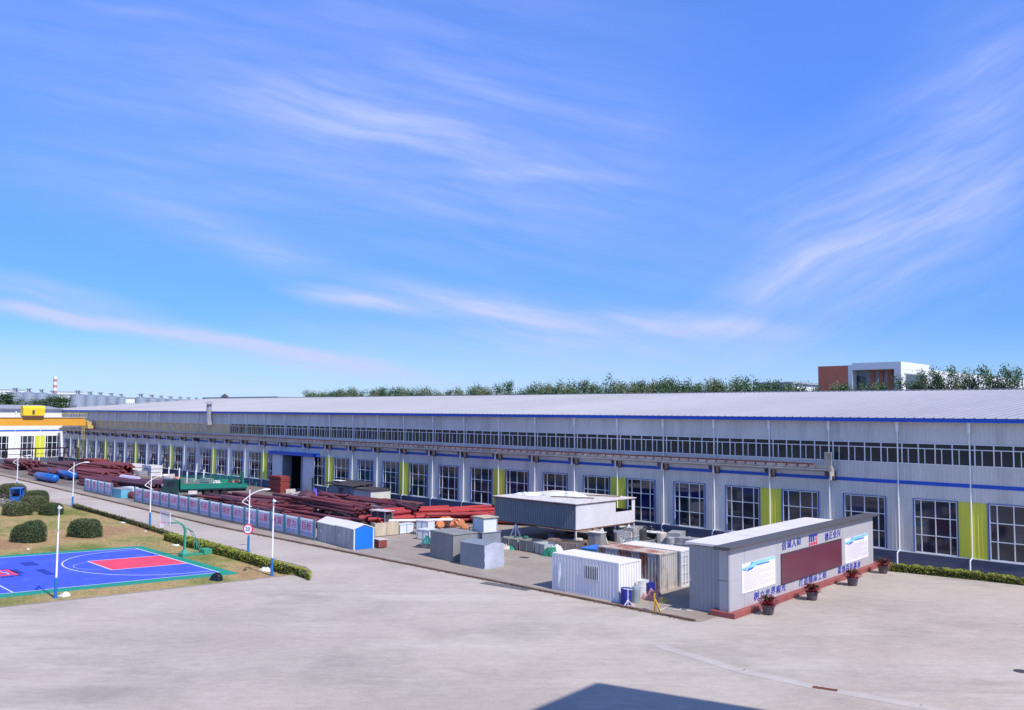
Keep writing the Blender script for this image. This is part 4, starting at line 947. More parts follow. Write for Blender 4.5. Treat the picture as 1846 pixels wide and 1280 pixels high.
b = MB(); b.box(l2 + .0, 0, 0, l2 + .035, .115, 1.85); b.box(l2, 1.985, 0, l2 + .035, 2.1, 1.85); b.build('corner_trim', m_lwhite, ks2)
sa, la = boxshed('steel_cabinet_shed', 'taller brownish grey sheet steel box with flat lid near the kerb', 'shed', (-59.1, 50.9, 0), (-55.6, 50.45, 0), 2.5, 2.25, m_shed, m_shed, 0)
tag(MB().box(-55.5, 51.6, .9, -54.6, 52.6, .98).build('red_shelf_plate', m_bplinth), 'small red plate shelf in the gap between the two grey boxes', 'plate')
sb_, lb_ = boxshed('wrapped_crate', 'blue-grey steel box with its right side wrapped in plastic sheet', 'crate', (-54.35, 50.1, 0), (-51.45, 50.05, 0), 2.2, 1.84, m_shed2, m_shed2, .22, 0.)
sh = MB(); n = 12
for i in range(n + 1):
    for j in range(9): sh.v.append((lb_ + .03 + .10 * math.sin(i * 1.3 + j) ** 2 * (1 - j / 10), i * 2.2 / n, 1.84 * j / 8 + (.22 * (1 - abs(i / n - .5) * 2) if j == 8 else 0)))
sh.f = [(i * 9 + j, (i + 1) * 9 + j, (i + 1) * 9 + j + 1, i * 9 + j + 1) for i in range(n) for j in range(8)]
sh.build('plastic_sheet', m_tarp, sb_, True)
sc_, lc_ = boxshed('small_cabinet', 'squat grey-blue cabinet standing behind the wrapped box, glazed crate on top', 'cabinet', G(848, 997).xy.to_3d(), G(869, 1002).xy.to_3d(), 2.0, 1.95, m_shed2, m_shed2, 0)
MB().box(lc_ * .45, -.02, 1.5, lc_ * .75, -.003, 1.85).build('label_plate', m_lwhite, sc_)
o_ = sc_.location; gc = thing('glazed_crate', 'small crate with pale glazed sides and yellow edges on top of the squat cabinet', 'crate', (o_.x + .1, o_.y + .15, 2.0), sc_.rotation_euler.z)
MB().box(.04, .04, 0, lc_ - .2, 1.5, 1.2).build('panel', m_lwhite, gc); b = MB()
for x in (0, lc_ - .24):
    for y in (0, 1.46): b.box(x, y, 0, x + .08, y + .08, 1.25)
for y in (0, 1.46): b.box(.08, y, 1.17, lc_ - .24, y + .08, 1.25); b.box(.08, y, .0, lc_ - .24, y + .08, .08)
b.box(-.1, -.1, 1.25, lc_ - .05, 1.65, 1.31); b.build('frame', m_ply, gc)

# ------------------------------------------------------------------ low row of bins and boards in the yard
def crate(name, label, p, q, depth, h, m, cat='crate', lid=None, content=None):
    a = G(*p); b_ = G(*q); d = b_ - a; L_ = d.length; t = thing(name, label, cat, (a.x, a.y, -.005), math.atan2(d.y, d.x)); w = .05
    b = MB(); b.box(0, 0, .06, L_, w, h); b.box(0, depth - w, .06, L_, depth, h); b.box(0, w, .06, w, depth - w, h); b.box(L_ - w, w, .06, L_, depth - w, h); b.build('side', m, t)
    MB().box(w, w, .06, L_ - w, depth - w, .12 if content is None else h * .8).build('floor' if content is None else 'contents', m if content is None else content, t)
    for x in (0, L_ / 2 - .03, L_ - .06): MB().box(x, -.03, 0, x + .06, -.002, h + .02).build('batten', m_shed, t)
    if lid: MB().box(-.05, -.05, h, L_ + .05, depth + .05, h + .06).build('lid', lid, t)
    return t
crate('steel_bin', 'leftmost grey steel bin in the low row before the stilted room', (903, 987), (917, 989.5), 1.6, .95, m_shed, 'bin', None, m_junk[5])
crate('steel_bin', 'second grey steel bin from the left in the low row, junk heaped inside', (919, 989.5), (932.5, 992), 1.6, .95, m_shed, 'bin', None, m_junk[0])
crate('steel_bin', 'longest grey bin in the low row, with orange scraps on its rim', (936, 992.5), (962, 997), 1.6, 1.0, m_shed, 'bin', None, m_junk[3])
crate('pale_bin', 'pale green-grey bin at the right end of the low row', (963.5, 997), (981.5, 1001.5), 1.5, .95, mat('bin_pale', (.38, .42, .40), .6), 'bin', None, m_junk[1])
crate('slatted_box', 'wide dark brown boarded box of pipe scraps behind the white container', (999, 1000), (1040, 1003), 2.0, 1.1, mat('brown_boards', (.16, .13, .115), .8, var=.25, stretch=(1, 1, 4)), 'box', None, m_junk[0])
p = G(989, 1003); tag(heap(p.x, p.y + .4, 0, .75, .6, .8, 9, 14, .3).build('rubbish_sack', m_junk[5]), 'bulging green rubbish sack at the end of the bin row', 'sack')
p = G(996, 1003); tag(heap(p.x, p.y + .6, 0, .6, .6, .95, 10, 14, .3).build('clear_sack', m_litter), 'pale clear plastic sack beside the green rubbish sack', 'sack')
crate('wooden_hoarding', 'wide panel of stained plywood standing near the kiosks', (675, 968.5), (719, 964), .25, 1.35, m_ply, 'hoarding')
crate('plywood_sheet', 'narrow yellowish board just right of the blue kiosk end', (669, 966), (674, 967), .2, 1.35, m_ply, 'board')
crate('white_chest', 'long white chest standing right of the plywood hoarding', (720, 963.5), (746, 960.5), .9, .95, m_lwhite, 'chest', m_lwhite)
crate('white_cabinet', 'small white cabinet left of a stack, behind the low white box', (750, 964), (771, 966), 1.2, 1.45, m_lwhite, 'cabinet', m_wroof)
crate('low_white_box', 'low white box in front of the small white cabinet', (752, 972), (774, 974.5), 1.3, .95, m_lwhite, 'box', m_lwhite)
crate('red_brown_chest', 'small red-brown chest beside the blue end of the kiosk', (671, 986), (684, 989), .8, .75, m_brick, 'chest', m_pipew)
p = G(767, 986); tag(heap(p.x, p.y, 0, 1.3, .7, .25, 13).build('dark_scrap_heap', m_junk[3]), 'low dark scrap heap left of the brownish grey box', 'scrap heap'); p = G(770, 981); tag(heap(p.x, p.y, 0, .6, .5, .7, 14).build('teal_sack', m_junk[7]), 'teal sack lying against the brownish grey box', 'sack')
# cage of bottles and table
t = thing('wire_cage', 'dark rectangular wire cage standing behind the plywood hoarding', 'cage', G(668, 946), .1)
b = MB()
for x in (0, 1.1, 2.2):
    for y in (0, 1.2): b.box(x, y, 0, x + .06, y + .06, 1.6)
for z in (0, .8, 1.55): b.box(.06, 0, z, 2.2, .05, z + .05); b.box(.06, 1.21, z, 2.2, 1.26, z + .05)
b.build('frame', m_grey, t); MB().box(.1, .1, .05, 2.1, 1.15, 1.45).build('contents', m_junk[3], t); MB().box(-.15, -.1, 1.6, 2.4, 1.4, 1.66).build('top', m_pipew, t)

# ================================================================== SLOGAN FENCES
def slogan_fence(label, p0, p1, texts, h=1.95, size=.92):
    a = Vector((*p0, 0)); e = Vector((*p1, 0)); d = e - a; rz = math.atan2(d.y, d.x); L_ = d.length; n = len(texts); w = L_ / n
    t = thing('slogan_fence', label, 'fence', a, rz)
    pm = MB().box(-.15, -.04, 0, .15, .06, h + .14).mesh('post'); pm.materials.append(m_teal)
    for k in range(n + 1): link('post', pm, t, (k * w, 0, 0))
    sm = MB().corr((.17, .05, 0), (w - .17, .05, 0), .22, h + .02, (0, -1, 0), .2, .04); sm.box(.17, .06, .22, w - .17, .08, h + .02); sme = sm.mesh('panel'); sme.materials.append(m_corr)
    pm2 = MB().box(.36, -.03, .34, w - .36, -.008, h - .22).mesh('placard'); pm2.materials.append(m_plac)
    pb = MB(); pb.add([(.36, -.034, .34), (w - .36, -.034, .34), (w - .36, -.034, .62), (w * .7, -.034, .74), (w * .5, -.034, .66), (w * .3, -.034, .76), (.36, -.034, .66)], [tuple(range(7))]); pbm = pb.mesh('print'); pbm.materials.append(m_placb)
    for k, s in enumerate(texts):
        p = link('panel', sme, t, (k * w, 0, 0)); p['label'] = 'panel lettered ' + s
        q = link('placard', pm2, p); link('print', pbm, p)
        text(s, size if len(s) > 1 else 1.2, m_red, p, (w / 2, -.04, 1.19), (math.pi / 2, 0, 0), 'lettering', .008, 0, 1.08 if len(s) > 1 else 1.)
    MB().box(0, .0, 0, L_, .12, .2).build('footing', m_yard, t)
    return t
slogan_fence('long slogan fence of white panels with red Chinese characters along the kerb', (-121.6, 51.25), (-74.15, 48.95), ['以产', '品质', '量为', '保证', '以科', '学管', '理为', '手段', '以持', '续改', '进为', '核心', '以顾', '客满', '意为', '目标'])
slogan_fence('short slogan fence of four white panels further left along the kerb', (-142.2, 52.2), (-130.2, 51.55), ['质', '量', '方', '针'])

# ================================================================== STREET LAMPS
def lamp(px, py, h, ang, lab, sign=None, tilt=0.):
    g = G(px, py); t = thing('street_lamp', lab, 'street lamp', g, 0, 'white and blue street lamps'); t.rotation_euler = (0, 0, ang)
    MB().tube((0, 0, 0), (0, 0, 1.35), .11, 12, .10).tube((0, 0, 0), (0, 0, .05), .2, 12).build('pole_base', m_poleb, t)
    MB().tube((0, 0, 1.35), (0, 0, h), .068, 10, .045).build('pole', m_pole, t)
    a = MB(); pts = [(1.2, 0, h - .02)]
    for k in range(9): u = k / 8; pts.append((1.1 - 1.75 * u, 0, h - .05 - .22 * u - .82 * u ** 2.0))
    a.path(pts, .04, 6); a.path([pts[-1], (.22, 0, h - 1.55)], .035, 6); a.bar((.02, 0, h - 1.2), (-.35, 0, h - .75), .03)
    arm = a.build('arm', m_pole, t)
    hd = MB().lathe([(.02, -.32), (.12, -.25), (.15, .0), (.11, .26), (.03, .34)], 12); me = hd.mesh('lamp_head'); me.materials.append(m_pole)
    me.transform(Matrix.Rotation(math.pi / 2, 4, 'Y')); o = link('lamp_head', me, t, (1.45, 0, h - .02)); o.scale = (1.15, 1, .55)
    l_ = MB().box(-.24, -.09, -.09, .2, .09, -.06); l_.build('lens', m_lens, o)
    if sign:
        s_ = MB().lathe([(.48, -.02), (.48, .02)], 24); me = s_.mesh('speed_sign'); me.transform(Matrix.Rotation(math.pi / 2, 4, 'X')); me.materials.append(m_logor); q = link('speed_sign', me, t, (0, 0, 1.95)); q.rotation_euler.z = sign - ang
        me = MB().lathe([(.37, -.03), (.37, .03)], 24).mesh('sign_face'); me.transform(Matrix.Rotation(math.pi / 2, 4, 'X')); me.materials.append(m_pole); me.transform(Matrix.Translation((0, -.005, 0))); link('sign_face', me, q)
        text('20', .46, m_steeld, q, (0, -.045, 0), (math.pi / 2, 0, 0), 'numerals', .004)
        q.location = (.12 * math.sin(0), 0, 1.95); q.location = Matrix.Rotation(-ang, 3, 'Z') @ Vector((.1, -.14, 2.0))
    return t
lamp(100, 1078, 6.15, -.3, 'nearest street lamp, standing between the blue court and the plaza')
lamp(490, 1038, 5.85, -.5, 'street lamp at the tip of the lawn beside the white litter')
lamp(447.5, 994, 5.5, R_(70), 'street lamp carrying the round speed limit sign', R_(35))
lamp(270, 946, 5.4, R_(72), 'street lamp on the road edge left of the basketball hoop')
lamp(130.5, 914, 5.75, R_(72), 'street lamp near the clipped bushes where the thin hedge starts')
lamp(30, 884, 5.4, R_(72), 'farthest street lamp, rising behind the small blue vehicle')

# ================================================================== BASKETBALL HOOP
hp = thing('basketball_hoop', 'green portable basketball hoop at the end line of the blue court', 'basketball hoop', (-73.7, 35.55, .0), 0)
MB().box(-.45, -.35, .03, .45, .35, .28).box(-.3, .3, .03, -.18, 2.0, .18).box(.18, .3, .03, .3, 2.0, .18).build('base', m_green, hp)
MB().box(-.5, 1.55, .03, .5, 2.3, .48).build('counterweight', m_green, hp)
b = MB(); pts = [Vector((0, 0, .25)), Vector((0, 0, 2.3)), Vector((0, -.12, 2.58)), Vector((0, -.38, 2.82)), Vector((0, -.7, 2.95)), Vector((0, -1.55, 2.98))]
for k, (p, q) in enumerate(zip(pts, pts[1:])): b.bar(p, q, .17 - .015 * k, .19 - .015 * k, (1, 0, 0))
b.add([(-.35, -.3, .28), (.35, -.3, .28), (.35, .3, .28), (-.35, .3, .28), (-.1, -.1, .62), (.1, -.1, .62), (.1, .1, .62), (-.1, .1, .62)], [(0, 1, 5, 4), (1, 2, 6, 5), (2, 3, 7, 6), (3, 0, 4, 7)]); b.build('column', m_green, hp)
b = MB()
for s_ in (-.22, .22): b.bar((s_, .55, 2.15), (s_, 1.55, .3), .05); b.bar((s_, .1, 2.45), (s_, .6, 2.1), .05); b.bar((s_, 1.0, .2), (s_, 1.0, 1.3), .04); b.bar((s_, -.7, 3.0), (s_ * 2.5, -1.75, 3.7), .035)
b.bar((-.22, .6, 2.1), (.22, .6, 2.1), .05); b.build('brace', m_green, hp)
bm = bpy.data.materials.new('board_glass'); bm.use_nodes = True; q = bm.node_tree.nodes['Principled BSDF']; q.inputs['Base Color'].default_value = (.7, .82, .8, 1); q.inputs['Alpha'].default_value = .2; q.inputs['Roughness'].default_value = .15
bb = MB().box(-.9, -1.8, 2.93, .9, -1.775, 3.98).build('backboard', bm, hp)
b = MB(); b.box(-.93, -1.81, 2.9, .93, -1.765, 2.93); b.box(-.93, -1.81, 3.98, .93, -1.765, 4.01); b.box(-.93, -1.81, 2.93, -.9, -1.765, 3.98); b.box(.9, -1.81, 2.93, .93, -1.765, 3.98); b.build('board_frame', m_frame, bb)
b = MB(); rp = [(.23 * math.cos(k * math.pi / 8), -2.1 + .23 * math.sin(k * math.pi / 8), 3.05) for k in range(17)]; b.path(rp, .012, 5); b.box(-.1, -1.9, 3.0, .1, -1.8, 3.06); b.build('rim', m_logor, hp)
b = MB()
for k in range(12):
    a = k * math.pi / 6; a2 = a + .35; b.bar((.23 * math.cos(a), -2.1 + .23 * math.sin(a), 3.04), (.13 * math.cos(a2), -2.1 + .13 * math.sin(a2), 2.64), .012); b.bar((.23 * math.cos(a), -2.1 + .23 * math.sin(a), 3.04), (.13 * math.cos(a - .35), -2.1 + .13 * math.sin(a - .35), 2.64), .012)
b.build('net', m_litter, hp)

# ================================================================== HEDGES AND BUSHES
def hedge(label, near, far, h, ml, npm, name='hedge', size=.085):
    nr = [G(*p) for p in near]; fr = [G(p[0], p[1], h) for p in far]; fr = [Vector((p.x, p.y, 0)) for p in fr]
    t = thing(name, label, 'hedge', nr[0]); o = nr[0]; b = MB(); lv = MB(); n = len(nr)
    cs = []
    for a, c in zip(nr, fr):
        d = (c - a); hh_ = h; h = h * (.45 if a is nr[-1] else .8 if a is nr[-2] else 1.); cs.append([a + d * .06, a + d * .03 + Vector((0, 0, h * .8)), a + d * .15 + Vector((0, 0, h * .93)), a + d * .85 + Vector((0, 0, h * .93)), a + d * .97 + Vector((0, 0, h * .8)), a + d * .94]); h = hh_
    for c in cs: b.v += [tuple(p - o) for p in c]
    for i in range(n - 1):
        for k in range(5): b.f.append((i * 6 + k, (i + 1) * 6 + k, (i + 1) * 6 + k + 1, i * 6 + k + 1))
    b.f.append(tuple(range(6))); b.f.append(tuple(range(6 * n - 1, 6 * n - 7, -1)))
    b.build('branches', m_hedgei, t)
    pts = []
    for i in range(n - 1):
        l = (nr[i + 1] - nr[i]).length; wd = (fr[i] - nr[i]).length; k = int(l * (wd + 2 * h) * npm)
        for _ in range(k):
            u = random.random(); a = [p.lerp(q, u) for p, q in zip(cs[i], cs[i + 1])]; s_ = random.choices(range(5), weights=[h, .3, wd * .8, .3, h * .5])[0]; v = random.random()
            p = a[s_].lerp(a[s_ + 1], v); wob = .03 * math.sin(p.x * 2.1) + .05 * math.sin(p.x * 5.3 + p.y * 3); pts.append(p - o + Vector((random.gauss(0, .05), random.gauss(0, .05), random.gauss(0, .045) + wob * (p.z / h))))
    if near is not None:
        for (i, e) in ((0, nr[0]), (n - 1, nr[-1])):
            for _ in range(int(npm * 1.5)): p = nr[i].lerp(fr[i], random.random()); pts.append(p - o + Vector((random.gauss(0, .06), random.gauss(0, .06), random.uniform(0, h * (.42 if i else .95)))))
    lv.leaves(pts, size, up=2.2); lv.build('foliage', ml, t); return t
hedge('broad yellow-green clipped hedge running to the tip of the lawn', [(294, 974), (340, 988), (400, 1003), (440, 1014), (478, 1026), (512, 1036), (540, 1037), (558, 1034)], [(318, 961.5), (362, 970), (401, 981), (440, 993), (477, 1004), (515, 1015), (540, 1022), (558, 1029)], .72, m_hedge, 260, size=.10)
hedge('thin dark hedge along the road edge behind the lawn, left of the broad one', [(138, 915), (175, 927), (225, 942), (290, 963), (330, 974)], [(131, 909), (172, 919), (225, 933), (290, 951), (332, 962)], .5, m_hedged, 200, size=.10)
hedge('bright green low hedge along the hall plinth right of the notice board', [(1607, 1030), (1700, 1039.5), (1770, 1047), (1850, 1056), (1930, 1066)], [(1603, 1013.5), (1700, 1023), (1770, 1030), (1850, 1038.5), (1930, 1047)], .55, m_hedge, 300, size=.09)
def bush(px, py, w, d, h, label, ml, seed, name='clipped_bush', twin=False):
    rnd = random.Random(seed); g = G(px, py); g.y += d * .4; t = thing(name, label, 'bush', g, .3); vs = []; fs = []; nu, nv = 22, 12
    def pt(u, v, s=1.):
        a = u * 2 * math.pi; e = v * math.pi / 2; c, s2 = math.cos(a), math.sin(a); sq = lambda q: math.copysign(abs(q) ** .62, q)
        r = math.cos(e) ** .45; z = math.sin(e) ** .75; x = sq(c) * r * w / 2; y = sq(s2) * r * d / 2
        if twin: z *= 1 + .14 * math.sin(x * 1.6)
        wob = 1 + .06 * math.sin(a * 3 + seed) * math.cos(e) + .04 * math.sin(a * 7 + seed * 2)
        return Vector((x * wob * s, y * wob * s, z * h * s + .05))
    for j in range(nv + 1):
        for i in range(nu): vs.append(pt(i / nu, j / nv, .93))
    for j in range(nv):
        for i in range(nu): fs.append((j * nu + i, j * nu + (i + 1) % nu, (j + 1) * nu + (i + 1) % nu, (j + 1) * nu + i))
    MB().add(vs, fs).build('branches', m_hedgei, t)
    pts = []
    for _ in range(int((w * h * 3 + w * d) * 230)):
        p = pt(rnd.random(), rnd.random() ** 1.15, rnd.uniform(.92, 1.03)); pts.append(p + Vector((rnd.gauss(0, .03), rnd.gauss(0, .03), rnd.gauss(0, .03))))
    MB().leaves(pts, .10, up=.6).build('foliage', ml, t)
bush(31, 978, 3.3, 2.4, 1.75, 'dark clipped bush at the left, nearest the blue court', m_bush, 1, twin=True)
bush(137, 969, 3.5, 2.2, 1.65, 'wide dark clipped bush right of the nearest street lamp', m_bush, 2)
bush(78, 929, 2.6, 2.2, 1.3, 'small round bush at the right end of the far bush group', m_bush, 3)
bush(44, 922, 3.4, 2.6, 1.75, 'large pale green bush just in front of the small blue vehicle', m_bush2, 4)
bush(12, 930, 3.3, 2.6, 1.5, 'bush at the left edge in front of the white flowering shrub', m_bush2, 5)
bush(52, 906, 3.0, 2.4, 1.5, 'bush behind the blue vehicle on the road side', m_bush, 6)
bush(4, 898, 4.0, 3.0, 1.9, 'tallest olive bush behind the blue vehicle at the left edge', m_bush2, 7)
g = G(8, 912); t = thing('flowering_shrub', 'shrub dotted with white blossom left of the small blue vehicle', 'shrub', g)
rnd = random.Random(3); b = MB(); b.leaves([Vector((rnd.gauss(0, .9), rnd.gauss(0, .7), abs(rnd.gauss(.5, .35)))) for _ in range(900)], .12); b.build('foliage', m_junk[4], t)
b = MB(); b.leaves([Vector((rnd.gauss(.2, .8), rnd.gauss(-.3, .6), abs(rnd.gauss(.7, .35)))) for _ in range(160)], .12); b.build('blossom', m_litter, t)
# small blue three-wheeler
g = G(30, 906); tv = thing('blue_tricycle_van', 'small blue three-wheeled cart with an open cab among the bushes', 'cart', g, -.5)
b = MB(); b.box(-1.2, -.6, .35, -.1, .6, .95); b.box(-1.2, -.65, .95, -1.1, .65, 1.9); b.box(-1.2, -.65, .95, -.1, -.58, 1.2); b.box(-1.25, -.7, 1.88, .95, .7, 1.98); b.build('body', m_tank, tv)
b = MB()
for y in (-.62, .62): b.bar((.95, y, 1.9), (1.25, y, .9), .08); b.bar((-.1, y, .4), (-.1, y, 1.9), .08); b.bar((-.1, y, .9), (1.25, y, .9), .08)
b.box(1.15, -.6, .35, 1.28, .6, .9); b.box(-.1, -.6, .3, 1.2, .6, .4); b.build('cab_frame', m_tank, tv)
MB().box(.1, -.45, .4, .6, .45, .8).box(.05, -.45, .8, .15, .45, 1.25).build('seat', m_bag, tv)
for (x, y) in ((1.0, 0), (-.8, -.62), (-.8, .62)):
    me = MB().lathe([(.1, -.08), (.3, -.08), (.32, 0), (.3, .08), (.1, .08)], 16).mesh('wheel'); me.transform(Matrix.Rotation(math.pi / 2, 4, 'X')); me.materials.append(m_rub); link('wheel', me, tv, (x, y, .3))

# ================================================================== GROUND LITTER AND SMALL THINGS
p = G(391, 1046); tag(heap(p.x, p.y, .01, .55, .42, .55, 21, 14, .25).build('black_bag', m_bag), 'tied black rubbish bag on the dry grass beside the court corner', 'bag')
def litter(px, py, w, d, h, seed, lab, m=m_litter): p = G(px, py, .02); tag(heap(p.x, p.y, .015, w, d, h, seed, 8).build('litter', m), lab, 'litter')
litter(484, 1027, .9, .5, .22, 31, 'large crumpled white plastic sheet beside the lamp on the lawn tip')
litter(504, 1022, .5, .3, .35, 32, 'upright torn pale blue plastic piece behind the crumpled sheet', m_corr)
litter(518, 1034, .35, .3, .25, 33, 'small white plastic bag at the foot of the hedge tip'); litter(117, 1074, .35, .3, .22, 34, 'white scrap of paper beside the nearest street lamp')
litter(318, 983, .5, .22, .1, 35, 'flat white scrap between the broad hedge and the hoop'); litter(221, 942, .5, .2, .08, 36, 'white paper scrap on the grass before the thin hedge'); litter(262, 958, .2, .12, .1, 37, 'tiny yellowish scrap on the grass left of the hoop', m_pipew); litter(51, 990, .15, .1, .08, 38, 'tiny pale scrap on the grass right of the nearest bush')
p = G(1487, 1241.5); t = thing('drain_grate', 'rusty rectangular drain grate set in the pale strip of the plaza', 'drain grate', (p.x, p.y, -.012), math.atan2(*(G(1508, 1245) - G(1468, 1239)).yx))
b = MB(); [b.box(-.52 + k * .08, -.13, .0, -.48 + k * .08, .13, .02) for k in range(13)]; b.box(-.55, -.15, 0, .55, -.13, .025); b.box(-.55, .13, 0, .55, .15, .025); b.build('bars', mat('rust_grate', (.22, .075, .035), .8, var=.2), t); MB().box(-.54, -.13, -.006, .54, .13, .002).build('pit', m_steeld, t)
p = G(1840, 1209.5); t = thing('manhole_cover', 'small dark manhole cover at the right edge of the plaza', 'manhole cover', (p.x, p.y, -.016)); MB().lathe([(.33, 0), (.33, .012), (.28, .02)], 20).build('lid', m_steeld, t)
a, b_ = G(872, 1050), G(956, 1063); t = thing('channel_cover', 'long dark steel channel cover lying along the kerb', 'channel cover', a, math.atan2((b_ - a).y, (b_ - a).x)); l_ = (b_ - a).length
b = MB(); [b.box(k * l_ / 8, -.45, -.01, (k + .96) * l_ / 8, .3, .012) for k in range(8)]; b.build('plate', mat('plate_dark', (.13, .12, .13), .7, var=.2), t)
p = G(945, 1005); t = thing('manhole_cover', 'small dark manhole cover in the yard between the wrapped box and the bins', 'manhole cover', (p.x, p.y, .0), .2); MB().box(-.4, -.3, -.004, .4, .3, .012).build('lid', m_steeld, t)
# drums and bottles beside the white container
def drum(px, py, r, h, m, name, lab, cat, prof=None):
    g = G(px, py); t = thing(name, lab, cat, g); MB().lathe(prof or [(r, 0), (r * 1.03, h * .02), (r, h * .05), (r, h * .33), (r * 1.04, h * .35), (r, h * .37), (r, h * .64), (r * 1.04, h * .66), (r, h * .68), (r, h * .97), (r * 1.03, h), (r * .9, h), (r * .88, h * .97)], 18).build('shell', m, t); return t
t = drum(1129, 1089, .36, 1.05, m_navy, 'blue_barrel', 'dark blue barrel behind the white trestle by the container', 'barrel')
t = drum(1146, 1085, .3, 1.15, m_gas, 'gas_bottle', 'grey gas bottle right of the dark blue barrel', 'gas bottle', [(.3, 0), (.3, .85), (.25, 1.0), (.12, 1.08), (.08, 1.2)]); MB().box(-.05, -.05, 1.2, .05, .05, 1.3).build('valve', m_pipew, t)
drum(1157, 1076, .5, 1.15, m_cont2, 'white_drum', 'large off-white drum between the gas bottle and the small blue drum', 'drum')
t = drum(1120, 1082, .3, .95, m_cont2, 'white_barrel', 'off-white barrel touching the end wall of the white container', 'barrel')
p = G(1177, 1080); tag(heap(p.x, p.y, 0, .8, .55, .62, 41, 10).build('pink_sack', m_pink), 'slumped dusty pink sack under the small blue drum', 'sack')
g = G(1173, 1078); t = thing('blue_drum', 'small navy drum standing on top of the pink sack', 'drum', (g.x, g.y, .55)); MB().lathe([(.3, 0), (.32, .2), (.32, .22), (.3, .45), (.32, .5), (.28, .5)], 16).build('shell', m_navy, t)
g = G(1132, 1093); t = thing('white_trestle', 'thin white folding trestle in front of the dark blue barrel', 'trestle', g, .3); b = MB()
b.tube((0, 0, 0), (0, 0, 1.15), .025, 6); [b.tube((0, 0, .4), (.42 * math.cos(k), .42 * math.sin(k), 0), .022, 6) for k in (.2, 2.3, 4.3)]; b.bar((-.3, 0, 1.1), (.3, 0, 1.1), .04); b.build('frame', m_white, t)
g = G(1182, 1103); t = thing('yellow_barrier_foot', 'yellow steel bracket leaning at the corner of the kerb', 'bracket', g, .4); b = MB(); b.bar((0, 0, 0), (-.1, .1, 1.15), .26, .05); b.bar((.35, -.1, 0), (-.05, .08, .75), .1, .08); b.bar((-.1, .12, .02), (-.15, .35, 1.1), .1, .05); b.build('plate', m_goldm, t)
g = G(1196, 1085); tag(heap(g.x, g.y, 0, .4, .35, .28, 43, 8).build('yellow_rag_pile', m_ochre), 'small pile of yellowish rags right of the pink sack', 'rags')
b = MB(); q = [G(1190, 1100), G(1200, 1096), G(1212, 1099), G(1222, 1100), G(1232, 1097), G(1238, 1101), G(1248, 1101)]; b.path([(v.x, v.y, .02) for v in q], .02, 5); tag(b.build('loose_cable', m_litter), 'pale loose cable lying on the ground left of the notice board', 'cable')
# blue tarpaulined pallet and junk behind the white container
t = thing('blue_tarp_pallet', 'low pallet under a bright blue cover behind the white container', 'pallet', G(1050, 1003), .1); MB().box(0, 0, 0, 3.2, 2.0, .7).build('load', m_junk[7], t); MB().box(-.1, -.1, .7, 3.3, 2.1, .78).build('cover', m_bend, t)
t = thing('electric_cabinet', 'tall grey cabinet under the stilted room, blue bags at its foot', 'cabinet', G(1060, 990), .1); MB().box(0, 0, 0, 1.4, .9, 1.55).build('body', m_shed, t); MB().box(-.06, -.06, 1.55, 1.46, .96, 1.62).build('lid', m_pipew, t); MB().box(.75, -.02, .1, 1.35, -.002, 1.5).build('door', m_beam, t)
random.seed(91)
def scrap(region, n, lab, grp, zmax=.0, size=(.25, .8), mats=(0, 1, 2, 3, 4)):
    x0, y0, x1, y1 = region
    for k in range(n):
        px = random.uniform(x0, x1); py = random.uniform(y0, y1); g = G(px, py); s_ = random.uniform(*size); m = m_junk[random.choice(mats)]; kind = random.random(); b = MB()
        if kind < .3: b.box(-s_, -s_ * .6, 0, s_, s_ * .6, s_ * random.uniform(.5, 1.3)); b.box(-s_ * 1.05, -s_ * .65, s_ * .4, s_ * 1.05, s_ * .65, s_ * .46); nm = 'scrap_box'
        elif kind < .55: b.lathe([(s_ * .5, 0), (s_ * .5, s_), (s_ * .42, s_ * 1.05), (s_ * .1, s_ * 1.1)], 12); nm = 'scrap_drum'
        elif kind < .8:
            for _ in range(5): a = random.uniform(0, 3.14); c = Vector((math.cos(a), math.sin(a), 0)) * s_; b.bar((-c.x, -c.y, random.uniform(.02, .3)), (c.x, c.y, random.uniform(.1, .9) * s_), .08)
            nm = 'scrap_bars'
        else: b = heap(0, 0, 0, s_, s_ * .8, s_ * .8, k, 7); nm = 'scrap_heap'
        o = b.build(nm, m); o.location = g; o.rotation_euler.z = random.uniform(0, 3); tag(o, lab, 'scrap', grp)
scrap((905, 974, 985, 990), 26, 'loose scrap lying under and around the low bins below the stilted room', 'scrap under the stilted room', size=(.3, .6), mats=(0, 1, 2, 3, 5, 6))
scrap((985, 973, 1050, 995), 26, 'piece of metal and timber scrap heaped behind the slatted brown box', 'scrap behind the slatted box', size=(.4, .9), mats=(0, 1, 2, 0))
scrap((1092, 962, 1200, 980), 30, 'piece of discarded sheet and board stored between the stilted room and hall', 'scrap beside the hall right of the stilted room', size=(.5, 1.1), mats=(1, 2, 3, 1, 7))
scrap((1200, 975, 1246, 990), 8, 'brown timber and net scrap heaped behind the pale container', 'scrap behind the pale container', size=(.5, 1.1), mats=(0, 1, 2))
scrap((520, 888, 600, 912), 22, 'piece of machinery scrap heaped in front of the open hall door', 'scrap in front of the hall door', size=(.4, 1.1), mats=(0, 1, 2, 3, 4, 2))
scrap((230, 870, 300, 900), 12, 'dark machine scrap piled left of the green truck', 'scrap left of the green truck', size=(.5, 1.2), mats=(0, 3, 4, 1))
scrap((300, 862, 445, 874), 16, 'scrap piece standing along the hall wall behind the green truck', 'scrap behind the green truck', size=(.5, 1.1), mats=(0, 1, 2, 4, 5, 6))
scrap((90, 845, 260, 868), 22, 'dark scrap piece in the crowded far end of the yard', 'scrap in the far end of the yard', size=(.5, 1.2), mats=(0, 3, 4, 1, 2))
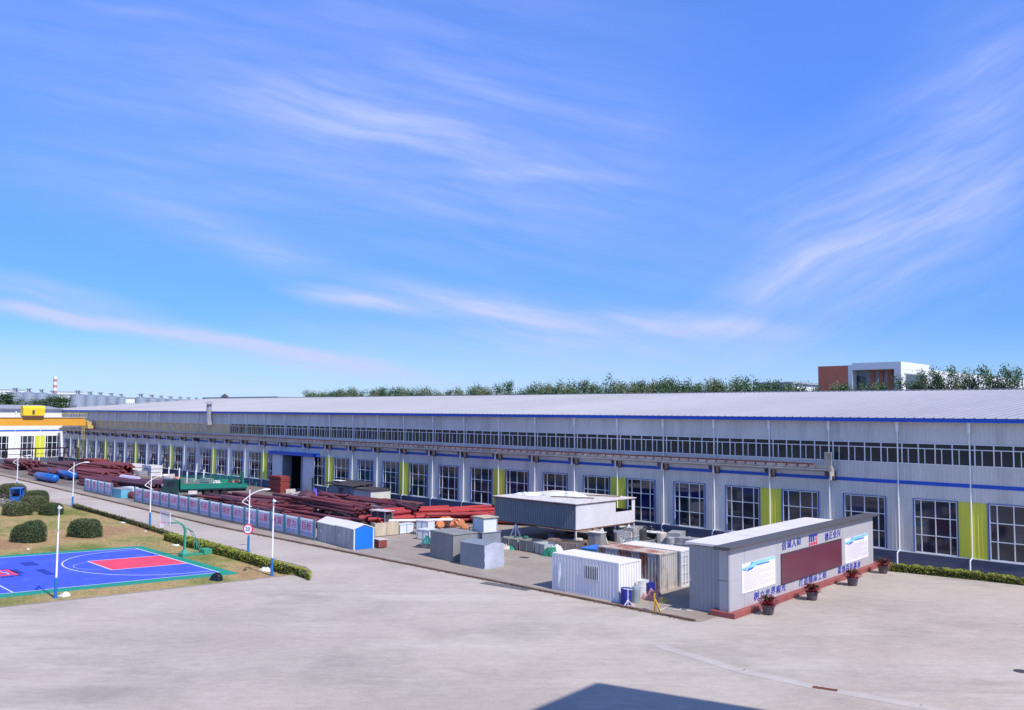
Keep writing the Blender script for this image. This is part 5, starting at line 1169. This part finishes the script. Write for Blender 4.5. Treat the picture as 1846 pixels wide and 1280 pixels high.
g = G(1128, 978); t = thing('striped_mat_roll', 'grey arched stack of slatted sheets leaning near the right trestle', 'stack', G(1112, 990), .2); b = MB()
for k in range(9): a = k * .17; b.bar((1.6 * math.cos(a) - .6, 0, 1.6 * math.sin(a)), (1.6 * math.cos(a) - .6, 1.6, 1.6 * math.sin(a)), .12)
b.build('slat', m_shed2, t)
tb_ = thing('folding_table', 'white-topped table standing against the hall right of the stilted room', 'table', G(1150, 972), .1); MB().box(0, 0, .75, 2.4, 1.1, .82).build('table_top', m_litter, tb_); [MB().box(x, y, 0, x + .07, y + .07, .75).build('leg', m_grey, tb_) for x in (.05, 2.28) for y in (.05, .98)]
# orange flanged fittings
random.seed(23)
for k in range(15):
    px = 792 + k * 3.2 + random.uniform(-1.5, 1.5); py = 952 + (k > 7) * 5 + random.uniform(-2, 2); g = G(px, py); r = random.uniform(.3, .42); z = .45 + random.uniform(0, .5)
    o = MB().lathe([(r * .5, -.25), (r, -.22), (r, -.12), (r * .55, -.1), (r * .55, .1), (r, .12), (r, .22), (r * .5, .25)], 14).build('flanged_fitting', m_orange); o.location = (g.x, g.y, z); o.rotation_euler = (random.uniform(1.0, 1.9), 0, random.uniform(0, 3)); tag(o, 'orange flanged pipe fitting on the rack before the bright red pipes', 'pipe fitting', 'orange flanged fittings')
t = thing('fitting_rack', 'dark steel rack holding the orange fittings', 'rack', G(790, 958), .35); b = MB()
for k in range(6): b.box(k * 1.0, 0, 0, k * 1.0 + .07, .07, .45); b.box(k * 1.0, 1.3, 0, k * 1.0 + .07, 1.37, .45)
b.box(0, 0, .42, 5.1, .07, .48); b.box(0, 1.3, .42, 5.1, 1.37, .48); b.build('frame', m_steeld, t)

# ================================================================== PIPES
def farpile(cx, cy, ang, nrow, nlay, L_, r, lab, z0, k):
    d = Vector((math.cos(ang), math.sin(ang), 0)); s_ = Vector((-d.y, d.x, 0)); b = FARB[k % 3]
    for l in range(nlay):
        for j in range(nrow - l):
            off = (j - (nrow - l - 1) / 2) * r * 2.25; p = Vector((cx, cy, z0 + r + l * r * 1.9)) + s_ * off + d * random.gauss(0, 1.)
            if random.random() < .2: continue
            e = d + s_ * random.gauss(0, .03); b.tube(p - e * L_ / 2, p + e * L_ / 2, r, 7)
FARB = [MB(), MB(), MB()]
pipem = {}
def pipe_mesh(r, L_, m):
    k = (round(r, 2), L_, m.name)
    if k not in pipem:
        mb = MB(); n = 10; mb.tube((-L_ / 2, 0, 0), (L_ / 2, 0, 0), r, n, caps=False); mb.tube((-L_ / 2, 0, 0), (L_ / 2, 0, 0), r * .86, n, caps=False)
        for s_ in (0, 1):
            for i in range(n): a = s_ * n + i; c = s_ * n + (i + 1) % n; mb.f.append((a, c, 2 * n + c, 2 * n + a))
        me = mb.mesh('steel_pipe'); me.materials.append(m); pipem[k] = me
    return pipem[k]
def pile(cx, cy, ang, nrow, nlay, L_, r, ms, lab, grp, z0=.15, jit=.05, name='steel_pipe', fallen=0, cat='pipe', join=None):
    if join is not None: return farpile(cx, cy, ang, nrow, nlay, L_, r, lab, z0, join)
    d = Vector((math.cos(ang), math.sin(ang), 0)); s_ = Vector((-d.y, d.x, 0))
    for l in range(nlay):
        for k in range(nrow - l):
            off = (k - (nrow - l - 1) / 2) * r * 2.25
            if random.random() < .08: continue
            p = Vector((cx, cy, 0)) + s_ * off + d * random.gauss(0, L_ * jit)
            o = link(name, pipe_mesh(r * random.choice((1, 1, .9)), L_, random.choice(ms) if random.random() > .14 or ms is BR_ else random.choice((m_junk[0], m_junk[4], m_junk[1], m_pipeb[1]))), None, (p.x, p.y, z0 + r + l * r * 1.9)); o.rotation_euler = (0, random.gauss(0, .006), ang + random.gauss(0, .02)); tag(o, lab, cat, grp)
    if nrow > 6:
        for k in (-.3, .3):
            c_ = Vector((cx, cy, z0 - .08)) + d * L_ * k; w_ = s_ * nrow * r * 1.15; tag(MB().bar(c_ - w_, c_ + w_, .16, .14).build('timber_bearer', m_ply), 'timber bearer under ' + lab.split(' in ')[-1].split(' on ')[-1].split(' lying ')[-1], 'timber', 'timber bearers under pipes')
    for k in range(fallen):
        p = Vector((cx, cy, 0)) + s_ * random.uniform(-1, 1) * nrow * r * 1.4 + d * random.gauss(0, L_ * .15)
        o = link(name, pipe_mesh(r, L_, random.choice(ms)), None, (p.x, p.y, z0 + r + nlay * r * 1.9 + random.uniform(-.1, .1))); o.rotation_euler = (0, random.gauss(0, .02), ang + random.gauss(0, .14)); tag(o, lab, cat, grp)
def rack(cx, cy, ang, L_, W_, z, lab):
    t = thing('pipe_rack', lab, 'rack', (cx, cy, 0), ang); b = MB()
    for x in (-L_ / 2, 0, L_ / 2): b.box(x - .08, -W_ / 2, z - .15, x + .08, W_ / 2, z)
    b.build('bearer', m_steeld, t); b = MB()
    for x in (-L_ / 2, 0, L_ / 2):
        for y in (-W_ / 2, W_ / 2): b.box(x - .06, y - .06, 0, x + .06, y + .06, z - .15)
    b.build('leg', m_steeld, t)
random.seed(5); DK = m_pipe; BR_ = m_pipeb
A1 = 'dark red steel pipe in the big stack just behind the middle of the slogan fence'; A2 = 'maroon steel pipe in the stack left of the pale long pipe'; A3 = 'dark red steel pipe on the racks between the hall door and the kiosks'; A4 = 'dark red pipe in the low pile before the little iron hut'
pile(-95.5, 57.0, -.02, 14, 2, 12, .16, DK, A1, 'dark red pipes behind the slogan fence', fallen=7)
pile(-106.5, 59.5, .1, 13, 3, 12, .16, DK, 'dark red pipe in the tall pile beside the green truck wheels', 'dark red pipes beside the truck', fallen=6)
pile(-84.5, 55.5, .0, 10, 2, 12, .15, DK, A2, 'maroon pipes behind the right end of the slogan fence', fallen=5)
pile(-99.5, 65.5, -.12, 11, 3, 12, .2, DK, 'thick dark red pipe in the pile nearest the open hall door', 'dark red pipes near the hall door', fallen=4)
pile(-87.0, 61.8, -.1, 9, 2, 11, .2, DK, A3, 'dark red pipes on the middle racks', z0=.9, fallen=3); rack(-87.0, 61.8, -.1, 9, 4.6, .9, 'dark steel rack carrying the middle red pipes')
pile(-92.5, 69.5, -.15, 10, 3, 11, .16, [m_pipe[0], m_pipe[2], m_pipeb[1]], A4, 'dark red pipes before the hut', fallen=5)
pile(-84.5, 66.8, -.35, 8, 2, 10, .22, [m_pipe[1], m_pipe[0]], 'maroon pipe lying between the hut pile and the bright red pipes', 'maroon pipes in the middle', z0=.3, fallen=2)
BR = m_pipeb
pile(-79.5, 66.6, 1.35, 12, 2, 12, .2, BR, 'bright red pipe in the left part of the bright pile by the hall wall', 'bright red pipes, left pile', fallen=4)
pile(-76.0, 70.5, 1.2, 11, 2, 11, .2, BR, 'bright red pipe in the right part of the bright pile by the hall wall', 'bright red pipes, right pile', z0=.2, fallen=5)
pile(-70.5, 71.8, .5, 6, 2, 8, .16, BR, 'short bright red pipe jutting out left of the stilted room', 'short bright red pipes', z0=.2, fallen=3)
pile(-73.5, 62.5, 1.0, 3, 1, 7, .12, [m_lwhite], 'slim white pipe in front of the bright red pipes', 'slim white pipes', z0=.8); rack(-73.5, 62.5, 1.0, 5, 1.2, .8, 'low rack under the slim white pipes')
b = MB(); a, c = G(508, 942, .6), G(626, 934, .6); b.tube(a, c, .12, 10); tag(b.build('long_pale_pipe', m_pipew), 'single long pale pipe lying on top behind the slogan fence end', 'pipe')
t = thing('pipe_support', 'steel trestle holding the right end of the long pale pipe', 'trestle', G(617, 945)); MB().box(-.05, -.3, 0, .05, -.2, .5).box(-.05, .2, 0, .05, .3, .5).box(-.06, -.35, .42, .06, .35, .5).build('frame', m_steeld, t)
# far piles
PM = [m_pipe[1], m_junk[4], m_pipe[1], m_pipe[0]]
far = ((-150, 58.5, .02, 'maroon pipe stacked right of the blue tanks', 12, 3), (-139, 60, .05, 'maroon pipe stacked behind the short slogan fence', 12, 3), (-163, 63, .03, 'maroon pipe stacked behind the blue tanks', 14, 4), (-178, 60, -.04, 'maroon pipe in the long low stack left of the blue tanks', 14, 3), (-190, 66, .0, 'purplish steel length in the stack below the crane girder', 14, 4), (-176, 69, .03, 'purplish steel length in the high stack before the hall, far left', 14, 5), (-204, 62, .0, 'maroon pipe in the stack at the far left of the yard', 12, 4))
for k, (x, y, an, lb, nr_, nl) in enumerate(far): pile(x, y, an, nr_, nl, 12, .22, PM if k % 2 else DK, lb, 'far', fallen=3, join=k)
fp_ = thing('distant_pipe_stock', 'crowded low stacks of maroon pipes filling the far left end of the yard', 'pipe stock', (0, 0, 0))
for b, m in zip(FARB, DK): tag(b.build('pipes', m, fp_), kind='stuff')
# stacks of red boards, white blocks
def stack(x, y, n, w, d, hh, m, lab, rz=0, name='plate_stack'):
    t = thing(name, lab, 'stack', (x, y, 0), rz); me = MB().box(-w / 2, -d / 2, 0, w / 2, d / 2, hh * .86).mesh('plate'); me.materials.append(m)
    for k in range(n): o = link('plate', me, t, (random.gauss(0, .03), random.gauss(0, .03), k * hh)); o.rotation_euler.z = random.gauss(0, .01)
stack(-187.5, 70.5, 13, 7, 3, .19, m_brick, 'big dark red stack of plates before the hall in the far yard'); stack(-180.0, 71.5, 11, 7, 3, .19, m_brick, 'second red stack of plates, right of the bigger one'); stack(-121.3, 73.5, 10, 3.4, 1.6, .26, m_brick, 'rust-red layered stack left of the hall door', 0)
stack(-173.8, 73.0, 3, 4.2, 2.2, .7, m_cont2, 'white block stack left in the pair before the hall', 0, 'block_stack'); stack(-168.6, 74.3, 3, 4.2, 2.2, .68, m_cont2, 'white block stack right in the pair before the hall', 0, 'block_stack')
bol = MB().tube((0, 0, 0), (0, 0, 1.9), .11, 8).mesh('marker_post'); bol.materials.append(m_white)
for k, (px, py) in enumerate(((170, 853), (178.5, 853), (187, 853), (211, 853), (249, 853), (19, 838), (40, 838), (49, 838), (60, 838), (70, 838), (115, 824), (121, 824), (125, 824), (132, 824), (290, 870), (304, 860), (323, 862), (337, 870), (353, 866), (367, 866))):
    g = G(px, py); o = link('marker_post', bol, None, (g.x, g.y, 0)); tag(o, 'slim white stanchion post among the pipe stacks of the far yard', 'post', 'white stanchion posts')
# rack frame in the left distance
t = thing('pipe_gantry', 'dark brown pipe gantry in front of the white wing', 'gantry', (-212, 52, 0)); b = MB()
for y in range(0, 26, 3): b.box(-.12, y, 0, .12, y + .18, 3.9); 
b.box(-.15, -8, 3.75, .15, 22, 4.0); b.box(-.1, -8, 2.6, .1, 22, 2.7); b.build('frame', m_rail, t)
# blue tanks
def tank(x, y, L_, r, rz, z, lab):
    t = thing('blue_tank', lab, 'tank', (x, y, 0), rz); pr = [(.05, -L_ / 2 - r * .5), (r * .6, -L_ / 2 - r * .4), (r * .92, -L_ / 2 - r * .15), (r, -L_ / 2), (r, L_ / 2), (r * .92, L_ / 2 + r * .15), (r * .6, L_ / 2 + r * .4), (.05, L_ / 2 + r * .5)]
    me = MB().lathe(pr, 22).mesh('shell'); me.transform(Matrix.Rotation(math.pi / 2, 4, 'Y')); me.materials.append(m_tank)
    for p_ in me.polygons: p_.use_smooth = True
    link('shell', me, t, (0, 0, z + r)); b = MB()
    for s_ in (-.3, .3): MB().box(s_ * L_ - .12, -r * .9, 0, s_ * L_ + .12, r * .9, z + r * .4).build('saddle', m_steeld, t)
    b = MB(); b.tube((L_ * .1, 0, z + 2 * r - .05), (L_ * .1, 0, z + 2 * r + .2), .12, 10); b.build('nozzle', m_tank, t); return t
a, c = G(60, 866), G(97, 872.5); m_ = (a + c) / 2; tank(m_.x - .8, m_.y + .7, (c - a).length * .86, .66, math.atan2((c - a).y, (c - a).x), .15, 'nearer blue cylindrical tank lying beside the road')
a, c = G(95, 862), G(127, 868); m_ = (a + c) / 2; tank(m_.x - .8, m_.y + 1.0, (c - a).length * .9, .62, math.atan2((c - a).y, (c - a).x), .3, 'farther blue cylindrical tank lying behind the nearer one')
t = thing('blue_pump', 'blue pump set with pipework standing between the two blue tanks', 'pump', G(88, 861), .1); t.scale = (.7, .7, .6); b = MB(); b.box(-1.4, -.6, 0, 1.4, .6, .9); b.tube((-1, 0, 1.5), (1, 0, 1.5), .45, 12); b.tube((-.3, 0, 1.5), (-.3, 0, 2.6), .22, 8); b.tube((-.3, 0, 2.5), (1.2, 0, 2.5), .2, 8); b.tube((1.2, 0, 2.5), (1.2, 0, 1.2), .2, 8); b.build('casing', m_tank, t)
g = G(212, 878); t = thing('lilac_cylinder', 'pale lilac cylinder lying on a dark saddle behind the gap in the fences', 'cylinder', (g.x, g.y + 2, 0), .02); MB().tube((-3.2, 0, 1.2), (2.8, 0, 1.2), .6, 20).build('shell', m_cyl, t); [MB().box(x, -.6, 0, x + .6, .6, .7).build('saddle', m_steeld, t) for x in (-2.6, 1.7)]
t = thing('cyan_tank', 'light blue water tank beside the short slogan fence', 'tank', G(201, 896), .0); MB().box(0, 0, 0, 3.3, 1.6, 1.25).build('body', mat('cyan_paint', (.12, .40, .52), .45, var=.12), t); MB().box(-.05, -.05, 1.25, 3.35, 1.65, 1.33).build('lid', m_grey, t)
t = thing('pale_cabinet', 'pale steel cabinet right of the light blue tank', 'cabinet', G(219, 892), .0); MB().box(0, 0, 0, 2.6, 1.4, 1.2).build('body', m_cont2, t); MB().box(.1, -.03, .1, 1.2, -.003, 1.1).build('door', m_lwhite, t)
g = G(230, 897); t = thing('brown_cylinder', 'short red-brown cylinder lying at the left end of the long slogan fence', 'cylinder', (g.x, g.y, 0), .05); MB().tube((-2.2, 0, .5), (2.4, 0, .5), .5, 16).build('shell', m_pipe[2], t); MB().box(-1.6, -.45, 0, -1.3, .45, .12).box(1.5, -.45, 0, 1.8, .45, .12).build('chock', m_junk[0], t)
g = G(258, 897); t = thing('dark_ring_frame', 'dark arched steel ring frame standing left of the green truck', 'ring frame', (g.x, g.y + 3, 0), -.3); b = MB()
for y in (0, 1.6):
    pts = [(2.2 * math.cos(k * math.pi / 10), y, 2.6 * math.sin(k * math.pi / 10)) for k in range(11)]; b.path(pts, .09, 6)
for k in range(1, 10, 2): b.tube((2.2 * math.cos(k * math.pi / 10), 0, 2.6 * math.sin(k * math.pi / 10)), (2.2 * math.cos(k * math.pi / 10), 1.6, 2.6 * math.sin(k * math.pi / 10)), .06, 6)
b.build('frame', m_shed2, t)
# round objects by the door
t = thing('brown_vessel', 'dark brown round vessel lying beside the scrap before the hall door', 'vessel', G(553, 911), .3); b = MB(); me = b.lathe([(.05, -1.3), (.7, -1.1), (1.0, -.7), (1.05, .6), (.8, 1.1), (.1, 1.3)], 18).mesh('shell'); me.transform(Matrix.Rotation(math.pi / 2, 4, 'Y')); me.materials.append(m_pipe[1]); link('shell', me, t, (0, 0, 1.0)); MB().box(-.8, -.6, 0, .8, .6, .15).build('cradle', m_steeld, t)
g = G(566, 911); t = thing('violet_sheeting', 'violet-blue plastic sheeting hung on a frame near the hall door', 'sheeting', g, .2); heap(0, 0, .0, .7, .5, 2.0, 77, 10).build('sheet', mat('violet', (.13, .11, .55), .5, var=.3, scale=3), t); MB().box(-.5, .3, 0, .5, .36, 1.6).build('frame', m_steeld, t)
t = thing('green_post', 'dark green steel post standing before the right door leaf', 'post', G(563, 897)); MB().tube((0, 0, 0), (0, 0, 2.9), .14, 10).build('shaft', m_truckd, t); MB().box(-.25, -.25, 0, .25, .25, .08).build('foot', m_steeld, t)
t = thing('pipe_bench', 'dark steel bench table against the plinth between hut and bright pipes', 'bench', G(680, 914), .0); b = MB(); b.box(0, 0, .95, 8, 1.2, 1.1); b.build('top', m_rail, t); b = MB(); [b.box(x, y, 0, x + .1, y + .1, .95) for x in (.2, 2.7, 5.2, 7.6) for y in (.05, 1.0)]; b.build('leg', m_steeld, t)
# little iron hut
ht = thing('iron_hut', 'patched iron hut with dark flat roof and pale panel against the hall', 'hut', (-104.6, 71.2, 0), -.03)
MB().corr((0, 0, 0), (6.2, 0, 0), 0, 2.35, (0, -1, 0), .35, .03).box(0, .02, 0, 6.2, 3.2, 2.3).build('wall', mat('hut_iron', (.20, .24, .30), .6, var=.2, rust=(.2, .07, .05), rlo=.5, rhi=.6, rscale=.9), ht)
MB().box(6.2, .01, 0, 10.2, 3.2, 2.15).build('pale_panel', mat('hut_pale', (.55, .57, .5), .7, var=.1), ht)
MB().box(2.6, -.05, .05, 3.5, -.035, 2.1).build('doorway', m_steeld, ht)
b = MB(); b.add([(-.5, -.5, 2.55), (6.4, -.5, 2.45), (6.4, 3.4, 2.75), (-.5, 3.4, 2.8), (-.5, -.5, 2.65), (6.4, -.5, 2.55), (6.4, 3.4, 2.85), (-.5, 3.4, 2.9)], [(3, 2, 1, 0), (4, 5, 6, 7), (0, 1, 5, 4), (1, 2, 6, 5), (2, 3, 7, 6), (3, 0, 4, 7)]); b.box(6.3, -.3, 2.17, 10.4, 3.3, 2.27); b.build('roof', m_steeld, ht)
MB().box(.0, .6, 2.9, 1.9, 1.6, 2.95).build('roof_sheet', m_litter, ht)

# ================================================================== GREEN TRUCK
ta, tb2 = Vector((-124.6, 56.4, 0)), Vector((-120.6, 67.4, 0)); dv = tb2 - ta; TL = dv.length
tk_ = thing('green_truck', 'long green flatbed truck with stake sides parked in the yard behind the slogan fence', 'truck', ta, math.atan2(dv.y, dv.x))
MB().box(2.4, -1.25, 1.05, TL, 1.25, 1.25).box(2.4, -.5, .7, TL, .5, 1.05).build('chassis', m_truckd, tk_)
b = MB(); b.box(2.4, -1.28, 1.25, TL, -1.2, 1.8); b.box(2.4, 1.2, 1.25, TL, 1.28, 1.8); b.box(TL - .08, -1.2, 1.25, TL, 1.2, 1.8); 
for k in range(12): b.box(2.5 + k * .95, -1.32, 1.22, 2.6 + k * .95, -1.28, 1.98)
b.build('side_board', m_truck, tk_)
b = MB()
for k in range(8):
    for y in (-1.26, 1.22): b.box(2.6 + k * 1.4, y, 1.95, 2.66 + k * 1.4, y + .05, 3.0)
for z in (2.25, 2.6, 2.95):
    for y in (-1.26, 1.22): b.box(2.5, y, z, TL - .1, y + .05, z + .05)
b.build('stake_rail', m_truck, tk_)
MB().box(TL - .6, -1.3, 1.3, TL - .45, 1.3, 3.5).box(2.4, -1.3, 1.3, 2.5, 1.3, 2.7).build('headboard', m_truck, tk_)
b = MB(); b.ext([(0, .5), (2.2, .5), (2.2, 2.6), (.35, 2.6), (0, 1.6)], lambda u, v, t_: (u, t_, v), 1.2, -1.2); cab = b.build('cab', m_truckd, tk_)
MB().box(.6, -1.215, 1.6, 1.6, -1.203, 2.35).box(.6, 1.203, 1.6, 1.6, 1.215, 2.35).build('side_window', m_gl[0], cab)
b = MB(); b.add([(-.012, -1.05, 1.62), (-.012, 1.05, 1.62), (.30, 1.05, 2.5), (.30, -1.05, 2.5)], [(3, 2, 1, 0)]); b.build('windscreen', m_gl[0], cab)
wm = MB().lathe([(.1, -.15), (.28, -.1), (.5, -.15), (.52, 0), (.5, .15), (.28, .1), (.1, .15)], 18).mesh('wheel'); wm.transform(Matrix.Rotation(math.pi / 2, 4, 'X')); wm.materials.append(m_rub)
for x in (1.1, TL - 5.6, TL - 4.4, TL - 3.2):
    for y in (-1.1, 1.1): link('wheel', wm, tk_, (x, y, .52))
MB().box(TL - 8.2, -1.2, .5, TL - 7.0, -.7, 1.05).build('fuel_tank', m_pipew, tk_)

# ================================================================== OFFICE BUILDING BESIDE THE PLAZA (off to the right, its shadow falls into view)
OH = 28.; lsh = OH / math.tan(SUN_EL); c0 = Vector((-26.15 + math.cos(SUN_AZ) * lsh, 33.15 + math.sin(SUN_AZ) * lsh, 0))
ob = thing('office_building', 'tall plain office building at the right whose shadow falls on the plaza', 'building', c0)
poly = [(0, 0), (24, 7.0), (27, -12), (1.5, -17.0)]
MB().prism(poly, 0, OH).build('wall', m_office, ob)
MB().prism([(-.0, .0), (24, 7.0), (27, -12), (1.5, -17)], OH + .002, OH + .3).build('roof', m_farg, ob)
b = MB(); d1 = Vector((1.5, -17, 0)); e1 = d1.normalized(); n1 = Vector((e1.y, -e1.x, 0)) * .05
for fl_ in range(7):
    for k in range(5):
        p = e1 * (1.6 + k * 3.1); q = p + e1 * 1.9; z = 1.2 + fl_ * 3.8
        b.add([p + n1 + Vector((0, 0, z)), q + n1 + Vector((0, 0, z)), q + n1 + Vector((0, 0, z + 2)), p + n1 + Vector((0, 0, z + 2))], [(0, 1, 2, 3)])
b.build('window', m_gl[0], ob)
